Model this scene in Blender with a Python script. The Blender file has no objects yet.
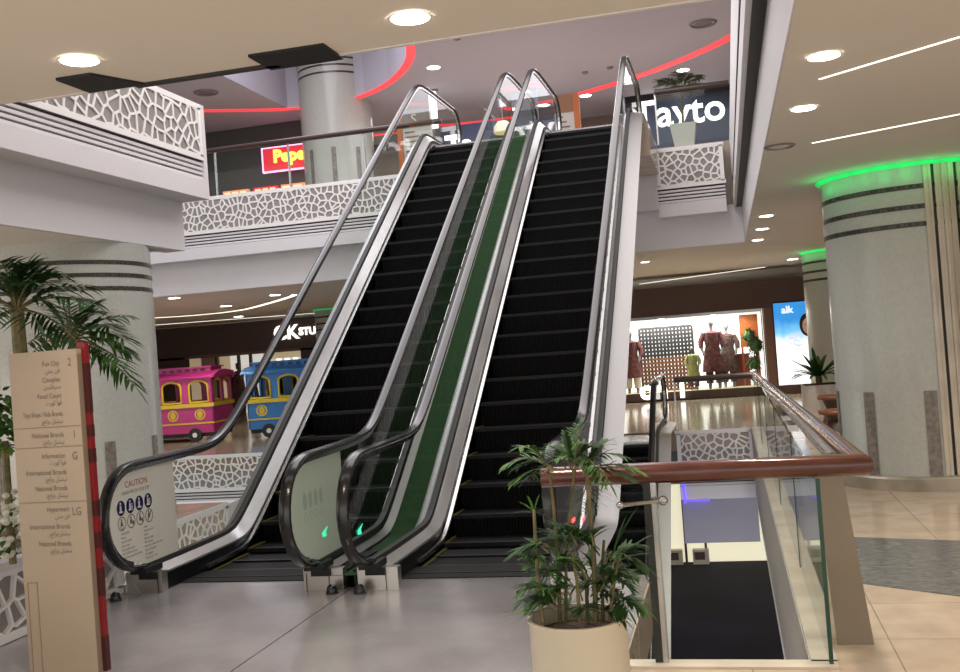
import bpy, math, random
from math import sin, cos, pi, sqrt, tan, radians, atan2
from mathutils import Vector, Matrix
random.seed(7)
SC = bpy.context.scene
COL = SC.collection

# ------------------------------------------------------------------ materials
MATS = {}
def mat(name, col, rough=.5, metal=0., emit=None, es=0., spec=.5, coat=0.):
    if name in MATS: return MATS[name]
    m = bpy.data.materials.new(name); m.use_nodes = True
    b = m.node_tree.nodes['Principled BSDF']
    b.inputs['Base Color'].default_value = (*col, 1)
    b.inputs['Roughness'].default_value = rough
    b.inputs['Metallic'].default_value = metal
    b.inputs['Specular IOR Level'].default_value = spec
    b.inputs['Coat Weight'].default_value = coat
    if emit:
        b.inputs['Emission Color'].default_value = (*emit, 1)
        b.inputs['Emission Strength'].default_value = es
    MATS[name] = m
    return m
def nd(m, t, **kw):
    n = m.node_tree.nodes.new(t)
    for k, v in kw.items(): setattr(n, k, v)
    return n
def lk(m, a, b): m.node_tree.links.new(a, b)
def bsdf(m): return m.node_tree.nodes['Principled BSDF']
def noisy(m, scale, c1, c2, bump=0., detail=4., rough=None, stretch=None):
    """colour (and optional roughness / bump) from a noise texture in object space"""
    tc = nd(m, 'ShaderNodeTexCoord'); n = nd(m, 'ShaderNodeTexNoise')
    n.inputs['Scale'].default_value = scale; n.inputs['Detail'].default_value = detail
    src = tc.outputs['Object']
    if stretch:
        mp = nd(m, 'ShaderNodeMapping'); mp.inputs['Scale'].default_value = stretch
        lk(m, src, mp.inputs['Vector']); src = mp.outputs['Vector']
    lk(m, src, n.inputs['Vector'])
    r = nd(m, 'ShaderNodeValToRGB')
    r.color_ramp.elements[0].color = (*c1, 1); r.color_ramp.elements[1].color = (*c2, 1)
    r.color_ramp.elements[0].position = .3; r.color_ramp.elements[1].position = .7
    lk(m, n.outputs['Fac'], r.inputs['Fac']); lk(m, r.outputs['Color'], bsdf(m).inputs['Base Color'])
    if rough:
        mr = nd(m, 'ShaderNodeMapRange'); mr.inputs['To Min'].default_value = rough[0]; mr.inputs['To Max'].default_value = rough[1]
        lk(m, n.outputs['Fac'], mr.inputs['Value']); lk(m, mr.outputs['Result'], bsdf(m).inputs['Roughness'])
    if bump:
        bp = nd(m, 'ShaderNodeBump'); bp.inputs['Strength'].default_value = bump; bp.inputs['Distance'].default_value = .01
        lk(m, n.outputs['Fac'], bp.inputs['Height']); lk(m, bp.outputs['Normal'], bsdf(m).inputs['Normal'])
    return m
def glass_mat(name, tint=(.93, .97, .95), ior=1.5, two=False):
    m = bpy.data.materials.new(name); m.use_nodes = True
    nt = m.node_tree; nt.nodes.remove(nt.nodes['Principled BSDF'])
    out = nt.nodes['Material Output']
    t = nd(m, 'ShaderNodeBsdfTransparent'); t.inputs['Color'].default_value = (*tint, 1)
    g = nd(m, 'ShaderNodeBsdfGlossy'); g.inputs['Roughness'].default_value = .03
    fr = nd(m, 'ShaderNodeFresnel'); fr.inputs['IOR'].default_value = ior
    ge = nd(m, 'ShaderNodeNewGeometry'); iv = nd(m, 'ShaderNodeMath', operation='SUBTRACT'); iv.inputs[0].default_value = 1; lk(m, ge.outputs['Backfacing'], iv.inputs[1])
    mu = nd(m, 'ShaderNodeMath', operation='MULTIPLY'); lk(m, fr.outputs[0], mu.inputs[0]); lk(m, iv.outputs[0], mu.inputs[1])
    mx = nd(m, 'ShaderNodeMixShader')
    lk(m, fr.outputs[0] if two else mu.outputs[0], mx.inputs[0]); lk(m, t.outputs[0], mx.inputs[1]); lk(m, g.outputs[0], mx.inputs[2])
    lk(m, mx.outputs[0], out.inputs['Surface'])
    MATS[name] = m
    return m

WHITE = mat('white_paint', (.74, .72, .735), .55)
noisy(WHITE, 1.2, (.725, .705, .72), (.755, .735, .75))
CEIL = mat('ceiling_paint', (.76, .715, .645), .75)
noisy(CEIL, .8, (.745, .70, .63), (.775, .73, .66))
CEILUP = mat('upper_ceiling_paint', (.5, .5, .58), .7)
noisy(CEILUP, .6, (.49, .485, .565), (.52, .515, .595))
LATT = mat('lattice_white', (.88, .86, .84), .5)
LATB = mat('lattice_backing', (.30, .275, .265), .7)
noisy(LATB, 3, (.27, .25, .24), (.33, .30, .29))
BLACK = mat('black_void', (.008, .008, .009), .6)
DARKGAP = mat('dark_gap', (.03, .028, .027), .6)
RUBBER = mat('handrail_rubber', (.010, .010, .011), .2, spec=.6)
STEEL = mat('brushed_steel', (.72, .71, .70), .26, .55)
noisy(STEEL, 2.2, (.66, .65, .64), (.78, .77, .76), rough=(.12, .30), stretch=(3, 1, 1))
DECKG = mat('deck_grey', (.22, .225, .21), .4, .5)
DECKO = mat('outer_deck_steel', (.34, .335, .33), .36, .85)
STEELB = mat('bright_steel', (.50, .495, .49), .24, 1.)
STEELD = mat('newel_steel', (.62, .60, .56), .34, 1.)
SKIRT = mat('skirt_black', (.006, .006, .007), .35, spec=.3)
STEP = mat('step_black', (.0035, .0035, .004), .6, spec=.15)
STEPE = mat('step_edge', (.010, .010, .011), .5, spec=.25)
YELLOW = mat('step_yellow', (.07, .06, .010), .6, spec=.2)
GRASS = mat('green_turf', (.03, .20, .03), .9)
noisy(GRASS, 60, (.007, .042, .006), (.016, .075, .013), bump=.6)
COMB = mat('comb_grey', (.012, .0115, .010), .7, spec=.2)
GLASS = glass_mat('clear_glass', two=True)
GLASSG = glass_mat('green_edge_glass', (.93, .97, .95), 1.35)
GLASSF = glass_mat('barrier_glass', (.96, .98, .97), 1.22)
GEDGE = mat('glass_edge_green', (.015, .06, .04), .15)
FILM = mat('cream_film', (.76, .74, .66), .4)
FILMG = mat('pale_green_film', (.62, .72, .59), .4)
WOOD = mat('mahogany', (.1, .03, .018), .25, coat=.35)
noisy(WOOD, 5, (.065, .017, .011), (.13, .038, .026), stretch=(1, 1, 8))
TAUPE = mat('taupe_metal', (.25, .20, .145), .45, .2)
CREAM = mat('cream_marble', (.62, .54, .43), .2)
noisy(CREAM, 3, (.52, .44, .34), (.68, .60, .49), detail=8)
BEIGEP = mat('kiosk_beige', (.42, .335, .245), .5)
noisy(BEIGEP, 2, (.40, .32, .235), (.44, .35, .26))
KEDGE = mat('kiosk_edge', (.25, .19, .14), .5)
INK = mat('grey_lettering', (.16, .135, .115), .6)
RED = mat('kiosk_red', (.22, .008, .012), .4)
MAROON = mat('kiosk_maroon', (.06, .008, .008), .4)
POT = mat('pot_cream', (.66, .60, .47), .45)
POTW = mat('planter_white', (.66, .61, .57), .5)
SOIL = mat('soil', (.06, .035, .02), .95)
noisy(SOIL, 40, (.03, .015, .008), (.16, .11, .07), bump=1)
LEAF = mat('leaf_green', (.06, .16, .03), .6, spec=.25)
noisy(LEAF, 9, (.025, .085, .015), (.085, .19, .04))
LEAFD = mat('leaf_dark', (.025, .075, .018), .6, spec=.2)
noisy(LEAFD, 9, (.015, .05, .012), (.05, .12, .03))
LEAFY = mat('leaf_bright', (.16, .32, .05), .5)
STEM = mat('stem_tan', (.30, .22, .09), .6)
noisy(STEM, 14, (.08, .09, .025), (.26, .20, .09))
FLOWER = mat('flower_white', (.72, .72, .60), .6)
BROWN = mat('fascia_brown', (.065, .030, .021), .45)
BROWNL = mat('frame_brown', (.15, .075, .045), .45)
SHOPW = mat('shop_white', (.8, .78, .74), .6, emit=(1, .95, .88), es=.55)
SHOPC = mat('shop_cream', (.7, .55, .38), .6, emit=(1, .78, .5), es=.25)
LETTER = mat('lit_letter', (.9, .9, .9), .5, emit=(1, .98, .95), es=1.7)
LAMP = mat('lamp_lens', (1, 1, 1), .5, emit=(1, .95, .86), es=14)
LINE = mat('light_line', (1, 1, 1), .5, emit=(1, .90, .72), es=2.2)
REDLED = mat('red_led', (.8, .1, .1), .5, emit=(1, .05, .07), es=1.0)
GREENLED = mat('green_led', (.05, .8, .2), .5, emit=(.01, .50, .14), es=.55)
BLUELED = mat('blue_led', (.1, .1, .8), .5, emit=(.06, .03, 1), es=4)
TEALLED = mat('teal_led', (.1, .8, .5), .5, emit=(.03, .75, .42), es=1.0)
REDDOT = mat('red_indicator', (.8, .1, .1), .5, emit=(1, .06, .06), es=3)
NAVY = mat('sign_navy', (.03, .045, .085), .35)
SIGNRED = mat('sign_red', (.6, .02, .03), .4, emit=(.9, .03, .05), es=.7)
SIGNYEL = mat('sign_yellow', (.9, .7, .1), .4, emit=(1, .8, .15), es=1.2)
ORANGE = mat('orange_panel', (.55, .14, .025), .5)
TRIMG = mat('grey_trim', (.30, .28, .27), .5)
CAPW = mat('fitting_white', (.7, .68, .64), .4)
VENT = mat('vent_grey', (.22, .2, .21), .5)
SKIN = mat('mannequin_grey', (.22, .2, .19), .5)
CLOTH1 = mat('dress_maroon', (.12, .025, .03), .8); noisy(CLOTH1, 12, (.06, .02, .02), (.22, .06, .06))
CLOTH2 = mat('dress_brown', (.07, .03, .025), .8); noisy(CLOTH2, 14, (.03, .015, .015), (.14, .07, .05))
CLOTH3 = mat('dress_colour', (.2, .35, .12), .8); noisy(CLOTH3, 12, (.08, .3, .12), (.6, .4, .12))
PINK = mat('train_pink', (.50, .03, .22), .35); BLUE = mat('train_blue', (.03, .20, .58), .35)
PURPLE = mat('train_violet', (.25, .06, .30), .4)
TYEL = mat('train_yellow', (.72, .55, .03), .4)
TIRE = mat('wheel_dark', (.03, .03, .035), .6)
ROOFD = mat('train_roof_slot', (.10, .02, .06), .5); ROOFB = mat('train_roof_slot_blue', (.02, .05, .14), .5)
BLUEIC = mat('sign_blue', (.012, .012, .10), .4); REDTXT = mat('sign_redtext', (.42, .05, .035), .5)

def tile_floor():
    m = mat('beige_tiles', (.6, .5, .4), .12)
    tc = nd(m, 'ShaderNodeTexCoord'); br = nd(m, 'ShaderNodeTexBrick')
    br.offset = 0; br.inputs['Scale'].default_value = 1
    br.inputs['Brick Width'].default_value = .62; br.inputs['Row Height'].default_value = .62
    br.inputs['Mortar Size'].default_value = .004
    br.inputs['Color1'].default_value = (.54, .43, .325, 1); br.inputs['Color2'].default_value = (.50, .395, .295, 1)
    br.inputs['Mortar'].default_value = (.32, .24, .18, 1)
    lk(m, tc.outputs['Object'], br.inputs['Vector'])
    n = nd(m, 'ShaderNodeTexNoise'); n.inputs['Scale'].default_value = 5; n.inputs['Detail'].default_value = 8
    lk(m, tc.outputs['Object'], n.inputs['Vector'])
    mx = nd(m, 'ShaderNodeMix', data_type='RGBA', blend_type='MULTIPLY'); mx.inputs[0].default_value = .5
    r = nd(m, 'ShaderNodeValToRGB'); r.color_ramp.elements[0].color = (.6, .58, .55, 1); r.color_ramp.elements[0].position = .3
    r.color_ramp.elements[1].position = .65
    lk(m, n.outputs['Fac'], r.inputs['Fac'])
    lk(m, br.outputs['Color'], mx.inputs[6]); lk(m, r.outputs['Color'], mx.inputs[7])
    lk(m, mx.outputs[2], bsdf(m).inputs['Base Color'])
    return m
TILES = tile_floor()
GRANITE = mat('grey_granite', (.1, .1, .1), .2)
noisy(GRANITE, 14, (.07, .072, .072), (.19, .185, .18), detail=10, stretch=(1, 2.5, 1))
def plate_floor():
    m = mat('landing_plate', (.33, .31, .32), .2, .4)
    tc = nd(m, 'ShaderNodeTexCoord'); mp = nd(m, 'ShaderNodeMapping')
    mp.inputs['Rotation'].default_value = (0, 0, radians(62)); lk(m, tc.outputs['Object'], mp.inputs['Vector'])
    w = nd(m, 'ShaderNodeTexWave'); w.inputs['Scale'].default_value = 11; w.inputs['Distortion'].default_value = .3
    lk(m, mp.outputs['Vector'], w.inputs['Vector'])
    n = nd(m, 'ShaderNodeTexNoise'); n.inputs['Scale'].default_value = 1.3; n.inputs['Detail'].default_value = 5
    lk(m, tc.outputs['Object'], n.inputs['Vector'])
    r = nd(m, 'ShaderNodeValToRGB'); r.color_ramp.elements[0].color = (.33, .31, .315, 1); r.color_ramp.elements[1].color = (.47, .445, .45, 1)
    r.color_ramp.elements[0].position = .35; r.color_ramp.elements[1].position = .68
    lk(m, n.outputs['Fac'], r.inputs['Fac'])
    mx = nd(m, 'ShaderNodeMix', data_type='RGBA', blend_type='MULTIPLY'); mx.inputs[0].default_value = .16
    lk(m, r.outputs['Color'], mx.inputs[6]); lk(m, w.outputs['Color'], mx.inputs[7]); lk(m, mx.outputs[2], bsdf(m).inputs['Base Color'])
    bp = nd(m, 'ShaderNodeBump'); bp.inputs['Strength'].default_value = .12; bp.inputs['Distance'].default_value = .003
    lk(m, w.outputs['Fac'], bp.inputs['Height']); lk(m, bp.outputs['Normal'], bsdf(m).inputs['Normal'])
    mr = nd(m, 'ShaderNodeMapRange'); mr.inputs['To Min'].default_value = .13; mr.inputs['To Max'].default_value = .27
    lk(m, n.outputs['Fac'], mr.inputs['Value']); lk(m, mr.outputs['Result'], bsdf(m).inputs['Roughness'])
    return m
PLATE = plate_floor()
MOSAIC = mat('column_mosaic', (.50, .49, .45), .22)
noisy(MOSAIC, 30, (.465, .47, .43), (.515, .52, .475), detail=2)
STRIPE = mat('column_stripe', (.03, .026, .022), .25)
def stripe_mosaic():
    m = STRIPE; tc = nd(m, 'ShaderNodeTexCoord'); mp = nd(m, 'ShaderNodeMapping'); mp.inputs['Scale'].default_value = (30, 30, 30)
    ck = nd(m, 'ShaderNodeTexChecker'); ck.inputs['Scale'].default_value = 34
    ck.inputs['Color1'].default_value = (.03, .026, .022, 1); ck.inputs['Color2'].default_value = (.075, .065, .05, 1)
    lk(m, tc.outputs['Object'], ck.inputs['Vector']); lk(m, ck.outputs['Color'], bsdf(m).inputs['Base Color'])
stripe_mosaic()
STONE = mat('inlay_stone', (.2, .175, .15), .35)
noisy(STONE, 20, (.13, .11, .095), (.30, .265, .23), detail=8)
PLINTH = mat('plinth_stone', (.42, .36, .28), .15)
noisy(PLINTH, 2.5, (.26, .215, .16), (.52, .45, .36), detail=3)
SLABSIDE = mat('slab_side', (.42, .37, .33), .5)
noisy(SLABSIDE, 30, (.36, .315, .28), (.46, .41, .37))
LAV = mat('lavender_recess', (.36, .35, .38), .5)
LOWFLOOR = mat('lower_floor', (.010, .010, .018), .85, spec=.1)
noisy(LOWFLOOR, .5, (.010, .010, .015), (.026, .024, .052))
LOWGLOW = mat('lower_shop', (.6, .55, .42), .5, emit=(1, .90, .66), es=.75)
UPWALL = mat('upper_wall', (.26, .21, .185), .7)
noisy(UPWALL, .5, (.23, .185, .16), (.30, .25, .22))
GREYDARK = mat('shop_dark', (.06, .065, .06), .35)

# ------------------------------------------------------------------ mesh builder
class MB:
    def __init__(s): s.v = []; s.f = []; s.m = []
    def add(s, vs, fs, mi=0):
        o = len(s.v); s.v += [tuple(p) for p in vs]
        for f in fs: s.f.append(tuple(i + o for i in f)); s.m.append(mi)
        return s
    def box(s, x0, x1, y0, y1, z0, z1, mi=0):
        v = [(x, y, z) for z in (z0, z1) for y in (y0, y1) for x in (x0, x1)]
        return s.add(v, [(0, 2, 3, 1), (4, 5, 7, 6), (0, 1, 5, 4), (2, 6, 7, 3), (0, 4, 6, 2), (1, 3, 7, 5)], mi)
    def bar(s, a, b, w, t, up=(0, 0, 1), mi=0, w2=None):
        """box from a to b, w wide sideways, t thick along up"""
        a = Vector(a); b = Vector(b); d = (b - a).normalized(); up = Vector(up)
        sd = d.cross(up)
        if sd.length < 1e-4: sd = d.cross(Vector((1, 0, 0)))
        sd.normalize(); n = sd.cross(d).normalized(); w2 = w if w2 is None else w2
        v = [p + sd * (i * ww / 2) + n * (j * t / 2) for p, ww in ((a, w), (b, w2)) for i, j in ((-1, -1), (1, -1), (1, 1), (-1, 1))]
        return s.add(v, [(3, 2, 1, 0), (4, 5, 6, 7), (0, 1, 5, 4), (1, 2, 6, 5), (2, 3, 7, 6), (3, 0, 4, 7)], mi)
    def prism(s, pts, off, mi=0):
        """polygon pts (3-D) extruded by vector off"""
        n = len(pts); off = Vector(off)
        v = [Vector(p) for p in pts] + [Vector(p) + off for p in pts]
        return s.add(v, [tuple(range(n))[::-1], tuple(range(n, 2 * n))] + [(i, (i + 1) % n, n + (i + 1) % n, n + i) for i in range(n)], mi)
    def ribbon(s, A, B, mi=0):
        n = len(A)
        return s.add(list(A) + list(B), [(i, i + 1, n + i + 1, n + i) for i in range(n - 1)], mi)
    def sweep(s, path, sec, side=(1, 0, 0), mi=0, caps=True):
        """closed section [(d_side, d_normal)] swept along a 3-D path whose side vector is fixed"""
        side = Vector(side); P = [Vector(p) for p in path]; k = len(sec); vs = []
        for i, p in enumerate(P):
            t = (P[min(i + 1, len(P) - 1)] - P[max(i - 1, 0)]).normalized(); n = side.cross(t).normalized()
            vs += [p + side * a + n * b for a, b in sec]
        fs = [(i * k + j, i * k + (j + 1) % k, (i + 1) * k + (j + 1) % k, (i + 1) * k + j) for i in range(len(P) - 1) for j in range(k)]
        if caps: fs += [tuple(range(k))[::-1], tuple(range((len(P) - 1) * k, len(P) * k))]
        return s.add(vs, fs, mi)
    def tube(s, path, r, seg=8, mi=0, r2=None):
        P = [Vector(p) for p in path]; vs = []; n = len(P); r2 = r if r2 is None else r2
        t0 = (P[1] - P[0]).normalized(); u = t0.orthogonal().normalized()
        for i, p in enumerate(P):
            t = (P[min(i + 1, n - 1)] - P[max(i - 1, 0)]).normalized()
            u = (u - t * u.dot(t)).normalized(); w = t.cross(u); rr = r + (r2 - r) * i / (n - 1)
            vs += [p + (u * cos(a) + w * sin(a)) * rr for a in (2 * pi * j / seg for j in range(seg))]
        fs = [(i * seg + j, i * seg + (j + 1) % seg, (i + 1) * seg + (j + 1) % seg, (i + 1) * seg + j) for i in range(n - 1) for j in range(seg)]
        fs += [tuple(range(seg))[::-1], tuple(range((n - 1) * seg, n * seg))]
        return s.add(vs, fs, mi)
    def lathe(s, prof, c, seg=32, mi=0, a0=0, a1=2 * pi):
        """profile [(r, z)] round the vertical through c"""
        full = abs(a1 - a0 - 2 * pi) < 1e-6; k = seg if full else seg + 1; vs = []
        for r, z in prof:
            vs += [(c[0] + r * cos(a0 + (a1 - a0) * j / seg), c[1] + r * sin(a0 + (a1 - a0) * j / seg), c[2] + z) for j in range(k)]
        fs = [(i * k + j, i * k + (j + 1) % k, (i + 1) * k + (j + 1) % k, (i + 1) * k + j) for i in range(len(prof) - 1) for j in range(k if full else seg)]
        return s.add(vs, fs, mi)
    def disc(s, c, r, nrm=(0, 0, -1), seg=24, mi=0, ry=None):
        n = Vector(nrm).normalized(); u = n.orthogonal().normalized()
        if abs(n.z) < .5: u = Vector((0, 0, 1)).cross(n).normalized()
        w = n.cross(u); ry = r if ry is None else ry
        return s.add([Vector(c) + u * (r * cos(2 * pi * j / seg)) + w * (ry * sin(2 * pi * j / seg)) for j in range(seg)], [tuple(range(seg))], mi)
    def ring(s, c, r0, r1, nrm, seg=24, mi=0):
        n = Vector(nrm).normalized(); u = Vector((0, 0, 1)).cross(n); u = u.normalized() if u.length > .01 else n.orthogonal().normalized(); w = n.cross(u)
        v = [Vector(c) + (u * cos(2 * pi * j / seg) + w * sin(2 * pi * j / seg)) * r for r in (r0, r1) for j in range(seg)]
        return s.add(v, [(j, (j + 1) % seg, seg + (j + 1) % seg, seg + j) for j in range(seg)], mi)
    def blob(s, c, rx, ry, rz, seg=12, rings=8, mi=0):
        pr = [(sin(pi * i / rings), -cos(pi * i / rings)) for i in range(rings + 1)]
        pr[0] = (.01, -1); pr[-1] = (.01, 1)
        vs = [(c[0] + rx * r * cos(2 * pi * j / seg), c[1] + ry * r * sin(2 * pi * j / seg), c[2] + rz * z) for r, z in pr for j in range(seg)]
        fs = [(i * seg + j, i * seg + (j + 1) % seg, (i + 1) * seg + (j + 1) % seg, (i + 1) * seg + j) for i in range(rings) for j in range(seg)]
        return s.add(vs, fs, mi)
    def build(s, name, mats, parent=None, smooth=False, local=False, sharp=35):
        org = Vector((0, 0, 0)) if local or parent is None else ORG.get(parent.name, Vector((0, 0, 0)))
        me = bpy.data.meshes.new(name)
        me.from_pydata([tuple(Vector(p) - org) for p in s.v], [], s.f)
        if not isinstance(mats, (list, tuple)): mats = [mats]
        for m in mats: me.materials.append(m)
        if len(mats) > 1: me.polygons.foreach_set('material_index', s.m)
        if smooth:
            me.polygons.foreach_set('use_smooth', [True] * len(me.polygons))
            me.set_sharp_from_angle(angle=radians(sharp))
        me.update()
        o = bpy.data.objects.new(name, me); COL.objects.link(o)
        if parent is not None: o.parent = parent; ORG[o.name] = org
        return o
ORG = {}
def tag(o, label=None, cat=None, group=None, kind=None):
    if label: o['label'] = label
    if cat: o['category'] = cat
    if group: o['group'] = group
    if kind: o['kind'] = kind
    return o
def thing(name, label, cat, loc=(0, 0, 0), rz=0, group=None):
    o = bpy.data.objects.new(name, None); COL.objects.link(o); o.empty_display_size = .2
    o.location = loc; o.rotation_euler = (0, 0, rz); ORG[o.name] = Vector(loc)
    return tag(o, label, cat, group)
def struct(name, mb, m, parent=None, **k):
    o = mb.build(name, m, parent, **k)
    if parent is None: o['kind'] = 'structure'
    return o
def dup(root, loc, rz=None, label=None, group=None):
    r = root.copy(); COL.objects.link(r); r.location = loc
    if rz is not None: r.rotation_euler = (0, 0, rz)
    if label: r['label'] = label
    if group: r['group'] = group
    for ch in list(root.children):
        c = ch.copy(); COL.objects.link(c); c.parent = r
        for g in list(ch.children):
            d = g.copy(); COL.objects.link(d); d.parent = c
    return r
def text(name, s, size, m, origin, xdir, ydir, parent=None, align='LEFT', depth=0., bold=0., local=False, sx=1.):
    cu = bpy.data.curves.new(name, 'FONT'); cu.body = s; cu.size = size; cu.align_x = align; cu.extrude = depth; cu.offset = bold
    cu.resolution_u = 3
    t = bpy.data.objects.new('tmp_text', cu); COL.objects.link(t)
    dg = bpy.context.evaluated_depsgraph_get(); me = bpy.data.meshes.new_from_object(t.evaluated_get(dg))
    bpy.data.objects.remove(t); bpy.data.curves.remove(cu)
    X = Vector(xdir).normalized(); Y = Vector(ydir).normalized(); Z = X.cross(Y)
    org = Vector((0, 0, 0)) if local or parent is None else ORG.get(parent.name, Vector((0, 0, 0)))
    O = Vector(origin) - org
    for v in me.vertices: v.co = O + X * (v.co.x * sx) + Y * v.co.y + Z * v.co.z
    me.materials.clear(); me.materials.append(m); me.name = name
    o = bpy.data.objects.new(name, me); COL.objects.link(o)
    if parent is not None: o.parent = parent; ORG[o.name] = org
    return o

# ------------------------------------------------------------------ irregular lattice
def clip(poly, px, py, nx, ny):
    out = []
    for i in range(len(poly)):
        a = poly[i]; b = poly[(i + 1) % len(poly)]
        da = (a[0] - px) * nx + (a[1] - py) * ny; db = (b[0] - px) * nx + (b[1] - py) * ny
        if da <= 0: out.append(a)
        if (da < 0 < db) or (db < 0 < da):
            t = da / (da - db); out.append((a[0] + (b[0] - a[0]) * t, a[1] + (b[1] - a[1]) * t))
    return out
def lattice(mb, w, h, cell, bar, thick, fn, seed, border=.05, aspect=1.3):
    """network of bars between jittered cells in a w x h panel; fn(u, v, d) -> point"""
    rnd = random.Random(seed); cw = cell; ch = cell * aspect
    x0, x1, y0, y1 = border, w - border, border, h - border
    nx = max(2, round((x1 - x0) / cw)); ny = max(2, round((y1 - y0) / ch))
    P = {}
    for i in range(-1, nx + 1):
        for j in range(-1, ny + 1):
            P[i, j] = (x0 + (i + .5 + rnd.uniform(-.48, .48) + (.25 if j % 2 else -.25)) * (x1 - x0) / nx, y0 + (j + .5 + rnd.uniform(-.45, .45)) * (y1 - y0) / ny)
    seen = set()
    def wall(a, b, wd):
        dx, dy = b[0] - a[0], b[1] - a[1]; L = math.hypot(dx, dy)
        if L < 1e-4: return
        ex, ey = dx / L * wd * .3, dy / L * wd * .3; qx, qy = -dy / L * wd / 2, dx / L * wd / 2
        c = [(a[0] - ex + qx, a[1] - ey + qy), (a[0] - ex - qx, a[1] - ey - qy), (b[0] + ex - qx, b[1] + ey - qy), (b[0] + ex + qx, b[1] + ey + qy)]
        e = rnd.uniform(-.0035, 0) if wd < border else .0006
        v = [fn(u, q, e) for u, q in c] + [fn(u, q, -thick) for u, q in c]
        mb.add(v, [(0, 1, 2, 3), (0, 4, 5, 1), (2, 6, 7, 3), (1, 5, 6, 2), (3, 7, 4, 0)])
    for (i, j), p in P.items():
        if not (0 <= i < nx and 0 <= j < ny): continue
        poly = [(x0, y0), (x1, y0), (x1, y1), (x0, y1)]
        for di in (-2, -1, 0, 1, 2):
            for dj in (-2, -1, 0, 1, 2):
                q = P.get((i + di, j + dj))
                if q is None or q is p: continue
                dx, dy = q[0] - p[0], q[1] - p[1]
                poly = clip(poly, (p[0] + q[0]) / 2, (p[1] + q[1]) / 2, dx, dy)
                if len(poly) < 3: break
            if len(poly) < 3: break
        for k in range(len(poly)):
            a, b = poly[k], poly[(k + 1) % len(poly)]
            kx, ky = round((a[0] + b[0]) * 250), round((a[1] + b[1]) * 250)
            if any((kx + ii, ky + jj) in seen for ii in (-1, 0, 1) for jj in (-1, 0, 1)): continue
            if min(abs(a[0] - b[0]), abs(a[1] - b[1])) < 1e-6 and (min(a[0], b[0]) < x0 + 1e-6 or max(a[0], b[0]) > x1 - 1e-6 or min(a[1], b[1]) < y0 + 1e-6 or max(a[1], b[1]) > y1 - 1e-6): continue
            seen.add((kx, ky)); wall(a, b, bar)
    for a, b in (((0, border / 2), (w, border / 2)), ((0, h - border / 2), (w, h - border / 2))): wall(a, b, border)
    for a, b in (((border / 2, border), (border / 2, h - border)), ((w - border / 2, border), (w - border / 2, h - border))): wall(a, b, border)
    return mb

# slab edge: lattice band, louvre grooves, lip and recessed fascia, hung from level z
EDGE_N = [0]
def slab_edge(p, d, length, z, inward, seed, cell=.105, side_rec=None, recess=.3, end=False, lat=True, rec_mat=None, rec_low=1.584):
    """p start (x, y); d unit direction along the edge (left to right seen from the void); inward: unit vector into the slab"""
    EDGE_N[0] += 1; k = EDGE_N[0]
    D = Vector((*d, 0)); I = Vector((*inward, 0)); P = Vector((p[0], p[1], 0)) - I * .008
    def fn(u, v, e): return P + D * u - I * e + Vector((0, 0, z - .62 + v))
    mb = MB()
    def slabpiece(z0, z1, i0, i1, mi, u0=0, u1=None):
        u1 = length if u1 is None else u1
        pts = [P + D * u0 + I * i0, P + D * u1 + I * i0, P + D * u1 + I * i1, P + D * u0 + I * i1]
        mb.prism([q + Vector((0, 0, z0)) for q in pts], (0, 0, z1 - z0), mi)
    # louvre block with grooves, lip, recessed fascia
    for q in range(4):
        slabpiece(z - .675 - q * .052, z - .645 - q * .052, .02, .3, 0)
    slabpiece(z - .86, z - .62, .06, .3, 1)
    slabpiece(z - 1.04, z - .84, 0, .45, 0)
    slabpiece(z - rec_low, z - 1.04, recess, recess + .25, 2)
    slabpiece(z - .04, z - .003, .015, .4, 0)
    o = struct(f'trim_{k}', mb, [WHITE, DARKGAP, rec_mat or WHITE])
    bk = MB(); pts = [P + I * .014, P + D * length + I * .014, P + D * length + I * .30, P + I * .30]
    bk.prism([q + Vector((0, 0, z - .62)) for q in pts], (0, 0, .58), 0)
    bk.build('backing_panel', LATB, o)
    if lat:
        l = MB(); lattice(l, length, .62, cell, .026, .012, fn, seed, border=.06)
        l.build('lattice_panel', LATT, o)
    return o

# ------------------------------------------------------------------ camera
yaw, pit, rol, F, CH = .24, .0114, -.0737, 1007.03, 1.482
f = Vector((-sin(yaw) * cos(pit), cos(yaw) * cos(pit), sin(pit))); r = Vector((cos(yaw), sin(yaw), 0)); u = r.cross(f)
R = r * cos(rol) + u * sin(rol); U = R.cross(f)
cd = bpy.data.cameras.new('camera'); cam = bpy.data.objects.new('camera', cd); COL.objects.link(cam)
M = Matrix((R, U, -f)).transposed().to_4x4(); M.translation = (0, 0, CH); cam.matrix_world = M
cd.sensor_width = 36; cd.lens = F / 960 * 36; cd.clip_start = .05; cd.clip_end = 200
SC.camera = cam

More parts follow.
